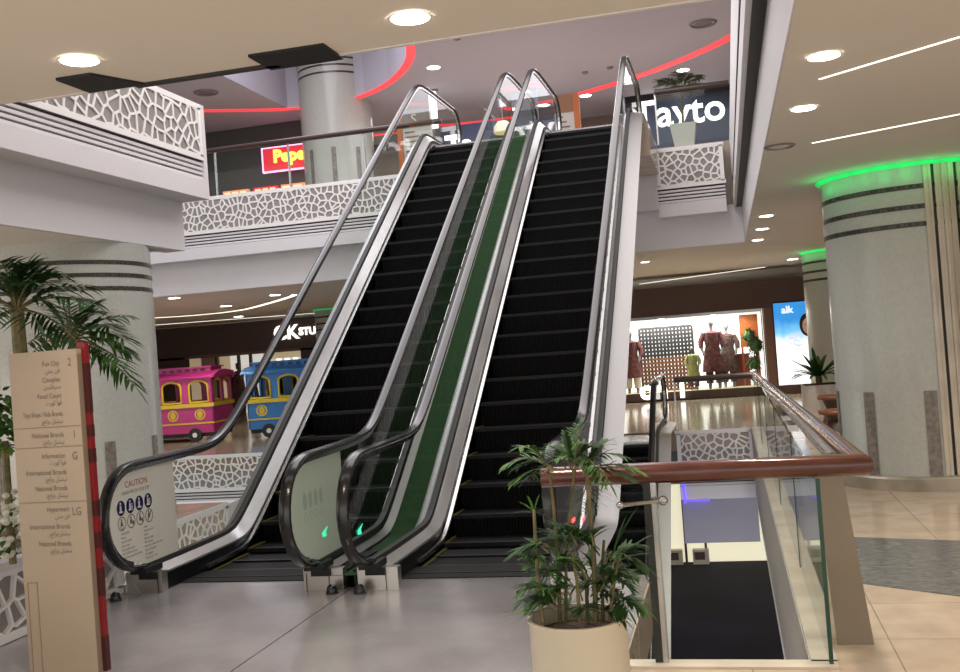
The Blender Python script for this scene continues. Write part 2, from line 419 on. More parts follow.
# ------------------------------------------------------------------ setting
ZU = 4.37; ZC = 2.78; ZC2 = 7.2; VX0 = -5.43; VX1 = .25; VY0 = 4.62; VY1 = 15.5
def slab(mb, x0, x1, y0, y1, z0, z1): return mb.box(x0, x1, y0, y1, z0, z1)
g = MB(); slab(g, -9, 6, -4, VY0, -.3, 0); slab(g, VX1, 6, VY0, 31, -.3, 0); slab(g, -20, VX0, VY0, 10.03, -.3, 0); slab(g, -20, VX1, VY1, 31, -.3, 0)
slab(g, VX0, -.56, VY0, 6.1, -.3, 0)
struct('floor', g, TILES)
g = MB(); g.box(-4.08, -2.452, 3.2, 6.28, .0, .006); g.box(-2.444, -.57, 3.2, 6.28, .0, .006)
g.box(-2.452, -2.444, 3.2, 6.28, 0, .002, 1)
struct('floor_landing_plates', g, [PLATE, BLACK])
g = MB(); g.prism([(.60, 7.32, .001), (.63, 6.0, .001), (1.07, 5.7, .001), (3.5, 4.1, .001), (3.5, 6.1, .001), (1.36, 7.08, .001)], (0, 0, .003))
struct('floor_granite_band', g, GRANITE)
g = MB(); g.box(-20, 8, 5, 30, -4.67, -4.37)
struct('floor_lower', g, LOWFLOOR)
g = MB(); slab(g, VX1 + .122, 6, 4.05, 31, ZC, ZC + .2); slab(g, -9, 6, -4, 4.05, ZC, ZC + .2)
slab(g, -20, VX0 - .32, 4.05, 9.72, ZC, ZC + .2); slab(g, -20, VX1 + .12, VY1 + .33, 31, ZC, ZC + .2)
struct('ceiling', g, CEIL)
g = MB(); slab(g, -9, 6, -4, 4.2, 3.2, ZU); slab(g, VX1 + .4, 6, 4.2, 30, 3.2, ZU); slab(g, -20, VX0 - .42, 4.2, 9.6, 3.2, ZU); slab(g, -20, VX1 + .4, VY1 + .42, 30, 3.2, ZU)
slab(g, -4.1, -.82, 13.75, VY1 + .42, 3.9, ZU - .03)
struct('floor_upper', g, TILES)
TRAY = [(-9.25, 21.13), (-8.2, 21.2), (-7.3, 20.85), (-6.5, 20.15), (-5.9, 19.3), (-5.5, 18.5), (-5.25, 17.6)]
g = MB(); g.box(-5.24, 8, 4.2, 30, ZC2, ZC2 + .2); g.box(-20, -9.27, 4.2, 30, ZC2, ZC2 + .2)
g.ribbon([(x, y, ZC2) for x, y in TRAY], [(x, 30, ZC2) for x, y in TRAY])
g.ribbon([(x, y, ZC2) for x, y in TRAY], [(x, y, 8.75) for x, y in TRAY])
g.add([(-9.25, 4.2, 8.75), (-5.25, 4.2, 8.75), (-5.25, 30, 8.75), (-9.25, 30, 8.75)], [(0, 1, 2, 3)])
for xx in (-9.25, -5.25): g.add([(xx, 4.2, ZC2), (xx, 21.13 if xx < -6 else 17.6, ZC2), (xx, 21.13 if xx < -6 else 17.6, 8.75), (xx, 4.2, 8.75)], [(0, 1, 2, 3)])
struct('ceiling_upper', g, CEILUP)
# flat black plates paint the shade of notches at the near ceiling edge
s1 = MB(); s1.prism([(-2.73, 3.80, ZC - .012), (-2.56, 3.80, ZC - .012), (-2.45, 4.04, ZC - .012), (-2.73, 4.04, ZC - .012)], (0, 0, .02))
o = s1.build('dark_notch_plate', BLACK); tag(o, 'short black plate painted as a shaded notch with a slanted end at the ceiling edge, above the left lattice', 'painted notch')
s1 = MB(); s1.box(-1.86, -1.52, 3.88, 4.10, ZC - .012, ZC + .01)
o = s1.build('dark_notch_plate', BLACK); tag(o, 'longer black plate painted as a shaded notch at the ceiling edge in front of the upper round column', 'painted notch')
s1 = MB(); s1.box(-2.5, -1.80, 4.04, 4.075, ZC - .012, ZC + .1); s1.box(-3.1, VX1, 4.05, 4.07, ZC - .005, ZC + .25, 1)
struct('trim_ceiling_edge', s1, [DARKGAP, WHITE])

# slab edges (upper level, then ground level)
slab_edge((VX0, 3.8), (0, 1), 10.03 - 3.8, ZU, (-1, 0), 3, cell=.115)
slab_edge((-12.5, VY1), (1, 0), 12.5 - 4.15, ZU, (0, 1), 11, cell=.095)
slab_edge((-.86, VY1), (1, 0), 1.0, ZU - .085, (0, 1), 5, cell=.09, rec_low=1.49)
g = MB(); g.box(-4.3, VX1 + .44, VY1 + .29, VY1 + .32, ZC + .004, ZU - 1.0); g.box(-4.12, -.86, VY1 + .02, VY1 + .3, ZU - 1.0, ZU - .1)
struct('trim_landing_face', g, WHITE)
o = slab_edge((VX1, VY1 + .3), (0, -1), VY1 + .3 - 4.1, ZU, (1, 0), 6, cell=.3, lat=False, recess=.12)
fb = MB(); fb.box(VX1, VX1 + .04, 4.1, VY1 + .3, ZU - .62, ZU - .03); fb.build('fascia_board', WHITE, o)
fb = MB(); fb.box(VX1 + .03, VX1 + .115, 4.1, VY1 + .25, ZU - 1.05, ZU - 1.041); fb.build('painted_shade_strip', DARKGAP, o)  # dark strip paints the shade on the unlit underside of the lip
slab_edge((VX0, 6.2), (0, 1), 10.03 - 6.2, 0, (-1, 0), 8, cell=.095)
slab_edge((-12.5, VY1), (1, 0), 12.5 - 4.15, 0, (0, 1), 9, cell=.095)
slab_edge((-.86, VY1), (1, 0), 1.12, 0, (0, 1), 15, cell=.09, rec_mat=LAV, rec_low=1.76)
g = MB(); g.box(VX1 - .007, VX1 + .3, VY0, VY1, -1.04, -.003); g.box(VX1 - .013, VX1 - .007, VY0, VY1, -1.04, -1.0, 1)
struct('trim_void_side', g, [SLABSIDE, WHITE])
g = MB(); g.box(-12.5, VX0, 10.03, 10.3, -1.04, -.02); g.box(VX0 - .25, VX0 - .04, 9.9, 10.025, -1.04, -.02)
g.box(-12.5, VX0 + .01, 10.032, 10.1, ZU - 1.04, ZU); g.box(-12.5, VX0 - .3, 9.74, 9.80, ZC + .004, ZU - 1.0)
struct('trim_left_slab_end', g, WHITE)
# ledge beside the glass
g = MB(); g.box(VX1, .36, VY0 - .02, VY1, 0, .012); g.box(-.56, .36, VY0 - .10, VY0, 0, .012); g.box(-.56, VX1, VY0 - .02, VY0, -.05, 0)
struct('trim_ledge', g, CREAM)
# walls far away
g = MB(); g.box(-20, 6, 29.5, 29.7, 0, ZC); struct('wall_back', g, BROWNL)
g = MB(); g.box(-20, 8, 26, 26.2, ZU, ZC2); struct('wall_upper_back', g, UPWALL)
g = MB(); g.box(-20, -19.8, 4, 31, 0, ZC2); struct('wall_left', g, WHITE)
g = MB(); g.box(5.8, 6, 4, 31, 0, ZC2); struct('wall_right', g, CREAM)
g = MB(); g.box(-20, 8, 26.5, 26.7, -4.37, -.3); struct('wall_lower_back', g, GREYDARK)

# ------------------------------------------------------------------ columns
def column(x, y, z0, ztop, rad, label, led=None, stripes=(2.57, 2.40, 2.25), inlay=(0.05, .84), n_inlay=9, a_off=0., led_part=True, plinth=True, capz=None, group=None):
    t = thing('round_column', label, 'column', (x, y, z0), group=group)
    h = ztop - z0
    MB().lathe([(rad, 0), (rad, h)], (x, y, z0), 64).build('shaft', MOSAIC, t, smooth=True)
    for s in stripes:
        MB().lathe([(rad - .004, s - .021), (rad + .004, s - .021), (rad + .004, s + .021), (rad - .004, s + .021)], (x, y, z0), 64).build('mosaic_stripe', STRIPE, t, smooth=True)
    for i in range(n_inlay):
        a = a_off + 2 * pi * i / n_inlay; da = .052 / rad
        MB().lathe([(rad - .01, inlay[0]), (rad + .008, inlay[0]), (rad + .008, inlay[1]), (rad - .01, inlay[1])], (x, y, z0), 4, a0=a - da, a1=a + da).build('stone_inlay', STONE, t)
    if plinth:
        MB().lathe([(rad + .09, 0), (rad + .09, .10), (rad + .07, .115), (rad, .115)], (x, y, z0), 64).build('plinth', PLINTH, t, smooth=True)
    if led:
        MB().lathe([(rad + .006, h - .035), (rad + .045, h - .010), (rad + .045, h - .003), (rad, h - .003)], (x, y, z0), 64).build('cove_light', led, t, smooth=True)
    return t
colR = column(1.70, 9.90, 0, ZC, .75, 'big white mosaic column at the right behind the glass barrier, green glow at its top', GREENLED, a_off=-1.67, n_inlay=9)
pl = MB(); gr = MB(); a = -1.575
for wd, rr, dark in ((.05, .03, 0), (.03, .05, 0), (.035, .004, 1), (.03, .05, 0), (.04, .035, 0), (.035, .06, 0), (.04, .035, 0), (.03, .055, 0), (.04, .03, 0), (.035, .004, 1), (.05, .05, 0), (.04, .03, 0)):
    (gr if dark else pl).lathe([(.74, .12), (.752 + rr * .35, .12), (.752 + rr * .35, ZC - .035), (.74, ZC - .035)], (1.70, 9.90, 0), 2, a0=a, a1=a + wd); a += wd
pl.build('fluted_pilaster', CREAM, colR); gr.build('pilaster_groove', DARKGAP, colR)
column(-6.53, 9.05, 0, ZC, .83, 'wide mosaic column at the left behind the directory and palms', a_off=-.60, n_inlay=9, stripes=(2.58, 2.455, 2.325))
column(2.31, 19.5, 0, ZC, .87, 'mosaic column with green glow, partly hidden behind the large right column', GREENLED, n_inlay=0)
column(-9.70, 25.1, 0, ZC, .87, 'farthest ground-floor column with green glow, seen through the left escalator handrail', GREENLED, n_inlay=0)
column(-8.2, 21.4, ZU, 8.75, .80, 'round column on the upper floor behind the glass railing', REDLED, stripes=(3.69, 3.53, 3.37), inlay=(.3, 1.72), n_inlay=9, a_off=radians(-77), plinth=False)

# ------------------------------------------------------------------ escalators
T = tan(radians(35)); Y0 = 7.2323
def smax(a, b, k): return (a + b + sqrt((a - b) ** 2 + k * k)) / 2
def smin(a, b, k): return (a + b - sqrt((a - b) ** 2 + k * k)) / 2
def curve(off, lo, hi, k=.12, y0=Y0):
    return lambda Y: smin(smax(lo, T * (Y - y0) + off, k), hi, k)
def frange(a, b, n): return [a + (b - a) * i / n for i in range(n + 1)]
HTOP = 4.34
XL, XR = -3.2676, -1.6592
def escalator(xc, label, base=0., y0=Y0, yb=5.92, outer=(.80, .80), film=None, film_side=None, leds=(), full=True):
    """xc centre line, y0 where the nosing line meets the floor; bottom newel at yb"""
    dy = y0 - Y0
    t = thing('escalator', label, 'escalator', (xc, yb + dy, base))
    yt = 15.17 + dy; ye0 = 6.0 + dy; ye1 = 15.2 + dy
    zh = curve(.95, .88, HTOP + .88, .14, y0); zg = curve(.16, .17, HTOP + .17, .08, y0)
    zd = curve(.035, .125, HTOP + .125, .08, y0); zs = curve(.0, .03, HTOP + .03, .09, y0); zo = curve(.12, .15, HTOP + .15, .08, y0)
    zl = curve(-.16, -.02, HTOP, .05, y0)
    ys = frange(ye0, ye1, 90)
    B = lambda z: z + base
    yb = yb + dy
    # treads
    z1 = .191; rise = .2
    nos = []
    k = -3
    while True:
        z = z1 + rise * k; Y = y0 + z / T
        zz = smin(smax(0., T * (Y - y0), .10), HTOP, .10)
        nos.append((Y, zz))
        k += 1
        if Y > 13.75 + dy: break
    for i in range(len(nos) - 1):
        (ya, za), (yc, _) = nos[i], nos[i + 1]
        m = MB()
        m.box(xc - .5, xc + .5, ya + .02, yc + .05, B(za - .30), B(za - .008))
        m.box(xc - .5, xc + .5, ya, ya + .035, B(za - .03), B(za), 1)
        for gx in range(40):
            gxx = xc - .49 + gx * .0245
            m.box(gxx, gxx + .010, ya + .002, ya + .022, B(za - .24), B(za - .03))
        if i < 7:
            m.box(xc - .5, xc - .472, ya - .001, yc - .01, B(za - .008), B(za + .002), 2)
            
        m.build('step', [STEP, STEPE, YELLOW], t)
    m = MB(); m.box(xc - .53, xc + .53, 6.28 + dy, 6.62 + dy, B(-.01), B(.012)); m.box(xc - .53, xc + .53, 6.40 + dy, 6.42 + dy, B(.012), B(.016), 1)
    m.build('comb_plate', [COMB, STEPE], t)
    m = MB(); m.box(xc - .53, xc + .53, 13.6 + dy, 15.6 + dy, B(HTOP - .05), B(HTOP + .01)); m.build('upper_landing_plate', PLATE, t)
    for sd, ow in ((-1, outer[0]), (1, outer[1])):
        S = lambda q: xc + sd * q
        # handrail loop
        path = [(S(.62), 6.30 + dy, B(.10)), (S(.62), yb + .15, B(.165))]
        rad = .342; zc = .54
        for i in range(15):
            a = -pi / 2 - pi * i / 14
            path.append((S(.62), yb + rad * cos(a) * 1.0, B(zc + rad * sin(a))))
        path += [(S(.62), Y, B(zh(Y))) for Y in frange(yb + .12, yt - .1, 90)]
        for i in range(15):
            a = pi / 2 - pi * i / 14
            path.append((S(.62), yt + rad * cos(a), B(HTOP + zc + rad * sin(a))))
        path.append((S(.62), yt - .3, B(HTOP + .165)))
        sec = [(.040 * cos(a), .020 * sin(a)) for a in (2 * pi * i / 10 for i in range(10))]
        MB().sweep(path, sec).build('handrail', RUBBER, t, smooth=True)
        inner = [(p[0], p[1], p[2]) for p in path[3:-2]]
        g = MB(); sec2 = [(-.016, -.045), (.016, -.045), (.016, -.018), (-.016, -.018)]
        P = [Vector(p) for p in inner]
        g.sweep(P, [(a, -b) for a, b in sec2] if False else sec2); g.build('handrail_guide', STEELB, t)
        # glass
        A = []; Bb = []
        for Y in frange(yb - rad + .03, yt + rad - .03, 110):
            if Y < yb: hi = zc + sqrt(max(0, (rad - .02) ** 2 - (Y - yb) ** 2)); lo = zc - sqrt(max(0, (rad - .02) ** 2 - (Y - yb) ** 2))
            elif Y > yt: hi = HTOP + zc + sqrt(max(0, (rad - .02) ** 2 - (Y - yt) ** 2)); lo = HTOP + zc - sqrt(max(0, (rad - .02) ** 2 - (Y - yt) ** 2))
            else: hi = zh(Y) - .03; lo = zg(Y)
            A.append((S(.62), Y, B(lo))); Bb.append((S(.62), Y, B(hi)))
        MB().ribbon(A, Bb).build('balustrade_glass', GLASS, t)
        # gasket, inner deck, trim strip, skirt, outer deck, cladding
        gs = MB(); gs.sweep([(S(.62), Y, B(zg(Y) + .012)) for Y in ys], [(-.022, -.02), (.022, -.02), (.022, .02), (-.022, .02)]); gs.build('glass_gasket', DARKGAP, t)
        MB().ribbon([(S(.605), Y, B(zg(Y) + .005)) for Y in ys], [(S(.545), Y, B(zd(Y))) for Y in ys]).ribbon([(S(.545), Y, B(zd(Y))) for Y in ys], [(S(.545), Y, B(zd(Y) - .03)) for Y in ys]).build('inner_deck', STEEL, t, smooth=True)
        MB().ribbon([(S(.535), Y, B(zd(Y) - .01)) for Y in ys], [(S(.535), Y, B(zs(Y) - .5)) for Y in ys]).build('skirt_panel', SKIRT, t, smooth=True)
        yk = frange(6.62 + dy, 14.2 + dy, 80)
        MB().sweep([(S(.512), Y, B(zs(Y) + (.012 if sd < 0 else -.045))) for Y in yk], [(-.014, -.013), (.014, -.013), (.014, .013), (-.014, .013)]).build('skirt_trim', STEELB, t, smooth=True)
        if ow > .64:
            MB().ribbon([(S(.635), Y, B(zo(Y))) for Y in ys], [(S(ow), Y, B(zo(Y) - .03)) for Y in ys]).build('outer_deck', DECKG if ow < .74 else DECKO, t, smooth=True)
            if ow > .74:
                c = MB()
                c.ribbon([(S(ow), Y, B(zo(Y) - .03)) for Y in ys], [(S(ow - .24), Y, B(smax(zl(Y) - .30, -.3, .05))) for Y in ys])
                c.build('side_cladding', DECKO, t, smooth=True)
        # newel boot
        nb = MB(); sh = -.05 if (film is None and xc == XL and sd < 0) else 0.
        nb.box(S(.62) - .105 + sh, S(.62) + .165 + sh, yb + .09, yb + .16, B(0), B(.145)); nb.build('newel_base', STEELD, t)
        ns = MB(); ns.box(min(S(.53), S(.78)), max(S(.53), S(.78)), yb + .165, yb + .75, B(0), B(.118)); ns.build('skirt_end', SKIRT, t)
        nv = MB(); nv.box(S(.62) - .045, S(.62) + .085, yb + .07, yb + .095, B(.100), B(.146)); nv.box(S(.62) - .06, S(.62) + .06, yb + .0, yb + .2, B(.15), B(.19)); nv.build('handrail_inlet', BLACK, t)
    # underside
    m = MB(); m.ribbon([(xc - .54, Y, B(smax(zl(Y) - .36, -.3, .05))) for Y in ys], [(xc + .54, Y, B(smax(zl(Y) - .36, -.3, .05))) for Y in ys])
    m.build('underside', WHITE, t, smooth=True)
    return t
XL, XR = -3.2676, -1.6592
escL = escalator(XL, 'left escalator of the pair, caution notice on its outer glass', outer=(.745, .69))
escR = escalator(XR, 'right escalator of the pair, behind the potted palm', outer=(.735, .80))
escD = escalator(XR, 'lower escalator going down inside the opening, beyond the wooden railing', base=-4.37, y0=8.05)
# green turf strip between the units
zt = curve(.09, .10, HTOP + .1, .08); ys = frange(6.0, 15.2, 70)
m = MB().ribbon([(XL + .69, Y, zt(Y)) for Y in ys], [(XR - .735, Y, zt(Y)) for Y in ys])
m.ribbon([(XL + .69, Y, zt(Y)) for Y in ys], [(XL + .69, Y, zt(Y) - .3) for Y in ys]).ribbon([(XR - .735, Y, zt(Y)) for Y in ys], [(XR - .735, Y, zt(Y) - .3) for Y in ys])
tag(m.build('turf_strip', GRASS), 'dark green artificial turf strip running up between the two escalators', 'artificial turf')

# films on the newel glass and the caution notice
def film(x, yend, m, nm, par):
    pts = []
    yb, rad, zc = 5.92, .31, .54
    for i in range(17):
        a = -pi / 2 - pi * i / 16
        pts.append((x, yb + rad * cos(a), zc + rad * sin(a)))
    zg = curve(.16, .17, HTOP, .08); zh = curve(.95, .88, HTOP, .14)
    pts = [(x, Y, zg(Y) + .03) for Y in frange(yend, yb + .1, 5)] + pts + [(x, Y, zh(Y) - .035) for Y in frange(yb + .1, yend, 5)]
    return MB().prism(pts, (.003, 0, 0)).build(nm, m, par)
fm = film(XL - .62 + .004, 6.42, FILM, 'caution_film', escL); fm['label'] = 'cream film with printed caution notice'
x = XL - .62 + .0085
def on_film(nm, s, y, z, size, m, align='CENTER', sx=1., bold=0): return text(nm, s, size, m, (x, y, z), (0, 1, -.0), (0, 0, 1), fm, align, 0, bold, sx=sx)
on_film('caution_heading', 'CAUTION', 5.955, .738, .058, REDTXT)
on_film('caution_line', 'PLEASE WATCH YOUR STEP', 5.945, .695, .030, INK, sx=.85)
for k in range(4):
    yy = 5.765 + k * .105
    ic = MB(); ic.disc((x, yy, .615), .046, (1, 0, 0), 20, ry=.050)
    fx = x + .001
    ic.disc((fx, yy - .004, .645), .009, (1, 0, 0), 10, 1); ic.prism([(fx, yy - .014, .632), (fx, yy - .014, .60), (fx, yy + .004, .60), (fx, yy + .004, .632)], (.0004, 0, 0), 1)
    ic.prism([(fx, yy - .022, .598), (fx, yy - .022, .585), (fx, yy + .02, .585), (fx, yy + .02, .593), (fx, yy + .006, .593), (fx, yy + .006, .60)], (.0004, 0, 0), 1)
    if k % 2: ic.disc((fx, yy + .018, .625), .006, (1, 0, 0), 8, 1); ic.prism([(fx, yy + .012, .617), (fx, yy + .012, .596), (fx, yy + .023, .596), (fx, yy + .023, .617)], (.0004, 0, 0), 1)
    ic.build('mandatory_icon', [BLUEIC, CAPW], fm)
    ic = MB(); ic.ring((x, yy, .515), .040, .046, (1, 0, 0), 20)
    ic.disc((fx, yy - .005, .540), .008, (1, 0, 0), 8); ic.prism([(fx, yy - .013, .53), (fx, yy - .016, .50), (fx, yy + .006, .50), (fx, yy + .004, .53)], (.0004, 0, 0))
    if k == 0: ic.ring((fx, yy, .495), .012, .017, (1, 0, 0), 12)
    elif k < 3: ic.prism([(fx, yy + .01, .515), (fx, yy + .01, .49), (fx, yy + .028, .49), (fx, yy + .028, .515)], (.0004, 0, 0))
    else: ic.bar((fx, yy - .02, .485), (fx, yy + .026, .545), .004, .004, (1, 0, 0))
    ic.build('prohibition_icon', INK, fm)
for c, (yy, rows) in enumerate(((5.745, ('CAUTION', 'Please', 'Hold handrail', 'Stand clear', 'No strollers here', 'Hold children firmly', 'Keep feet away from sides', 'No carts', 'Thank you')), (6.005, ('Keep', 'Hold the rail', 'Stand', 'No bare feet', 'No running', 'Avoid the sides and comb', 'Step off quickly', 'No luggage', 'Watch your step')))):
    for q, s in enumerate(rows): on_film('notice_line', s, yy, .442 - q * .026, .021, INK, 'LEFT')
fg = film(XL + .62 + .004, 6.50, FILMG, 'pale_green_film', escL); fg['label'] = 'pale green film behind the newel glass'
x = XL + .62 + .0085
for k in range(4):
    m = MB(); m.disc((x, 5.86 + k * .085, .60), .030, (1, 0, 0), 16, ry=.055); m.ring((x, 5.86 + k * .085, .50), .022, .027, (1, 0, 0), 14); m.build('faint_icon', mat('faint_print', (.46, .56, .47), .4), fg)
def arrow_led(xx, y, z, m, par):
    a = MB(); a.prism([(xx, y - .04, z - .025), (xx, y + .02, z - .03), (xx, y + .012, z), (xx, y + .05, z + .03), (xx, y - .005, z + .012), (xx, y - .045, z)], (.002, 0, 0)); return a.build('indicator_light', m, par)
arrow_led(XL + .62 + .009, 6.14, .355, TEALLED, escL)
arrow_led(XR - .62 + .005, 5.83, .42, TEALLED, escR)
for yy, zz in ((6.32, .33), (6.75, .26)):
    a = MB(); a.box(XR + .62 + .003, XR + .62 + .006, yy, yy + .10, zz, zz + .022); a.build('indicator_light', REDDOT, escR)
# rubber feet of the queue poles beside the newels
for (fx, fy, lb) in ((-4.0, 5.82, 'black rubber foot beside the far left newel base'), (-2.53, 5.93, 'black rubber foot in front of the left escalator inner newel'), (-2.34, 5.92, 'black rubber foot in front of the right escalator inner newel')):
    t = thing('rubber_foot', lb, 'rubber foot', (fx, fy, .006), group='rubber feet at the newels')
    MB().lathe([(.034, 0), (.036, .022), (.030, .042), (.018, .055), (.001, .06)], (fx, fy, .006), 16).build('dome', RUBBER, t, smooth=True)
    if fx < -4: MB().tube([(fx + .0, fy, .07), (fx + .012, fy + .05, .30)], .008, 8).build('rod', RUBBER, t)
    else: MB().lathe([(.040, 0), (.040, .009), (.034, .009)], (fx, fy, .006), 16).build('rim', TIRE, t, smooth=True)

# ------------------------------------------------------------------ wooden railing with glass round the opening
ZR = .86
t = thing('glass_barrier', 'glass barrier with a round mahogany handrail in front of the opening', 'barrier', (.4, 4.6, 0))
hr = MB(); vs = []; N = 18; RR = .047; XC, YC = .518, 4.6
ends = []
for k in range(N):
    a = 2 * pi * k / N; q, w = RR * cos(a), RR * sin(a)
    ends.append(((-.88, YC + q, ZR + w), (XC - q, YC + q, ZR + w), (.335 - q, VY1 - q, .79 + w)))
for c in range(3): vs += [e[c] for e in ends]
hr.add(vs, [(c * N + k, c * N + (k + 1) % N, (c + 1) * N + (k + 1) % N, (c + 1) * N + k) for c in range(2) for k in range(N)] + [tuple(range(N)), tuple(range(2 * N, 3 * N))])
hr.build('handrail', WOOD, t, smooth=True)
sr = MB(); sr.tube([(.43, 4.9, ZR - .005), (.41, 8, ZR - .03), (.315, VY1, .73)], .028, 8); sr.build('steel_underrail', STEELB, t, smooth=True)
for y0, y1 in ((4.56, 6.35), (6.37, 8.6), (8.62, 10.85), (10.87, 13.1), (13.12, VY1 - .05)):
    g = MB(); g.box(.325, .337, y0, y1, .01, ZR - .05); g.build('glass_panel', GLASSG, t)
    e = MB(); e.box(.322, .340, y0, y0 + .012, .01, ZR - .05); e.build('glass_edge', GEDGE, t)
for x0, x1 in ((-.55, -.39), (-.365, .325)):
    g = MB(); g.box(x0, x1, 4.555, 4.565, .01, ZR - .05); g.build('glass_panel', GLASSF, t)
for yy, w in ((4.87, .16), (8.6, .12), (12.2, .12)):
    m = MB(); m.prism([(.385, yy, 0), (.385 + w, yy, 0), (.345 + w * .72, yy + .02, ZR - .03), (.345, yy + .02, ZR - .03)], (0, .022, 0)); m.build('fin_post', TAUPE, t)
m = MB(); m.box(-.385, -.36, 4.57, 4.60, 0, ZR - .04); m.build('steel_post', STEELB, t)
m = MB(); m.box(-.42, -.385, 4.575, 4.60, 0, ZR - .04); m.build('dark_post', DARKGAP, t)
m = MB(); m.tube([(-.52, 4.53, .73), (-.33, 4.53, .745)], .010, 8); m.blob((-.33, 4.53, .745), .022, .022, .022); m.blob((-.52, 4.53, .73), .018, .018, .018); m.build('glass_bracket', STEELB, t, smooth=True)
for yy in (7.4, 8.2):
    m = MB(); m.box(.36, .44, yy, yy + .4, ZR - .13, ZR - .085); m.build('rail_clamp', STEELB, t)

def barrier(x0, x1, y, z, h, label, n):
    t = thing('glass_railing', label, 'railing', ((x0 + x1) / 2, y, z))
    MB().tube([(x0, y, z + h), (x1, y, z + h)], .045, 10).build('handrail', mat('dark_rail', (.05, .025, .018), .3), t, smooth=True)
    w = (x1 - x0) / n
    for i in range(n):
        m = MB(); m.box(x0 + i * w + .01, x0 + (i + 1) * w - .01, y - .006, y + .006, z + .01, z + h - .03); m.build('glass_panel', GLASSG, t)
        m = MB(); m.box(x0 + i * w - .012, x0 + i * w + .012, y + .02, y + .06, z, z + h - .02); m.build('post', STEELB, t)
    return t
barrier(-12.3, -4.2, VY1 + .12, ZU, .80, 'long glass railing of the upper floor left of the escalators', 6)
barrier(-.8, .3, VY1 + .1, ZU, .80, 'short glass railing of the upper floor right of the escalators', 1)
barrier(-.84, .36, VY1 + .1, 0, .77, 'far glass railing across the opening in front of the clothes shop', 1)
barrier(-12.3, -4.2, VY1 + .12, 0, .02, 'low far kerb rail beside the toy train', 1) if False else None

# blue light line under the far slab
m = MB(); m.tube([(-.80, VY1 - .02, -.80), (-.80, VY1 - .02, -1.08), (-.80, VY1 + .25, -1.10)], .014, 6); m.tube([(-.80, VY1 + .25, -1.1), (-.45, VY1 + .25, -1.1)], .012, 6)
tag(m.build('neon_tube', BLUELED), 'bent blue neon tube on the slab edge below the far railing', 'light')
# lower level glimpse
t = thing('lower_shop', 'bright cream lower-floor shop strip seen down through the opening', 'shop', (-1.5, 26.3, -4.37))
m = MB(); m.box(-7, 4, 26.2, 26.4, -4.37, -2.4); m.build('lit_wall', LOWGLOW, t)
for xx in (-2.35, -2.25, -1.45, -.95, .8):
    m = MB(); m.box(xx, xx + .06, 26.1, 26.18, -4.37, -2.4); m.build('mullion', BROWN, t)
for xx in (-1.9, -1.25):
    m = MB(); m.box(xx, xx + .4, 25.9, 26.1, -4.37, -4.0); m.box(xx + .05, xx + .3, 25.88, 25.9, -4.25, -4.06, 1); m.build('counter', [CREAM, BROWN], t)

# ------------------------------------------------------------------ directory sign
t = thing('directory_sign', 'tall beige directory sign with a red back panel at the left', 'sign', (-3.36, 4.45, 0))
KX0, KX1, KY = -3.545, -3.152, 4.40
m = MB(); m.box(KX0, KX1, KY, KY + .04, 0, 1.625); m.box(KX1, KX1 + .002, KY + .002, KY + .038, .0, 1.6, 1); bd = m.build('beige_panel', [BEIGEP, KEDGE], t)
m = MB(); m.box(KX1 - .025, KX1 + .024, KY + .04, KY + .07, 0, 1.655)
rp = m.build('red_panel', RED, t)
for z0, z1 in ((1.30, 1.55), (1.05, 1.12), (.78, .86), (.62, .70), (.38, .52), (.0, .18), (1.18, 1.24)):
    m = MB(); m.box(KX1 - .0265, KX1 + .0255, KY + .0385, KY + .0715, z0, z1); m.build('maroon_block', MAROON, rp)
def kline(s, z, size, xr, m=INK, al='RIGHT', sx=.8): return text('sign_lettering', s, size, m, (xr, KY - .002, z), (1, 0, 0), (0, 0, 1), bd, al, sx=sx)
ar = {'fun': '\ufef2\ufe98\ufeb3 \ufee6\ufed3', 'cin': '\ufeb2\ufef4\ufee0\ufed8\ufef4\ufee8\ufeb3', 'food': '\ufe95\ufead\ufeee\ufedb \ufe81\ufeee\ufed3', 'br': '\ufeb0\ufeca\ufee7\ufe8d\ufeae\ufe91 \ufede\ufee8\ufeb8\ufef4\ufee7'}
xr = KX1 - .10
rows = [(1.548, 'Fun City', ar['fun']), (1.467, 'Cineplex', ar['cin']), (1.386, 'Food Court', ar['food']), (1.295, 'Toys Shops / Kids Brands', ar['br']),
        (1.19, 'National Brands', ar['br']), (1.085, 'Information', ar['food']), (1.003, 'International Brands', ar['br']), (.923, 'National Brands', ar['br']),
        (.817, 'Hypermart', ar['fun']), (.731, 'International Brands', ar['br']), (.645, 'National Brands', ar['br'])]
for z, a, b in rows:
    kline(a, z, .036, xr, sx=.62 if len(a) > 20 else .8)
    kline(b, z - .034, .032, xr)
for z, c in ((1.543, '2'), (1.18, '1'), (1.074, 'G'), (.797, 'LG')): kline(c, z, .056, KX1 - .03)
for z in (1.24, 1.14, .864):
    m = MB(); m.box(KX0 + .005, KX1, KY - .002, KY, z, z + .004); m.build('panel_joint', KEDGE, bd)
m = MB(); m.box(KX0 + .02, KX0 + .024, KY - .002, KY, 0, .46); m.box(KX0 + .075, KX0 + .079, KY - .002, KY, 0, .46); m.box(KX0 + .02, KX0 + .079, KY - .002, KY, .46, .464); m.build('engraved_frame', KEDGE, bd)

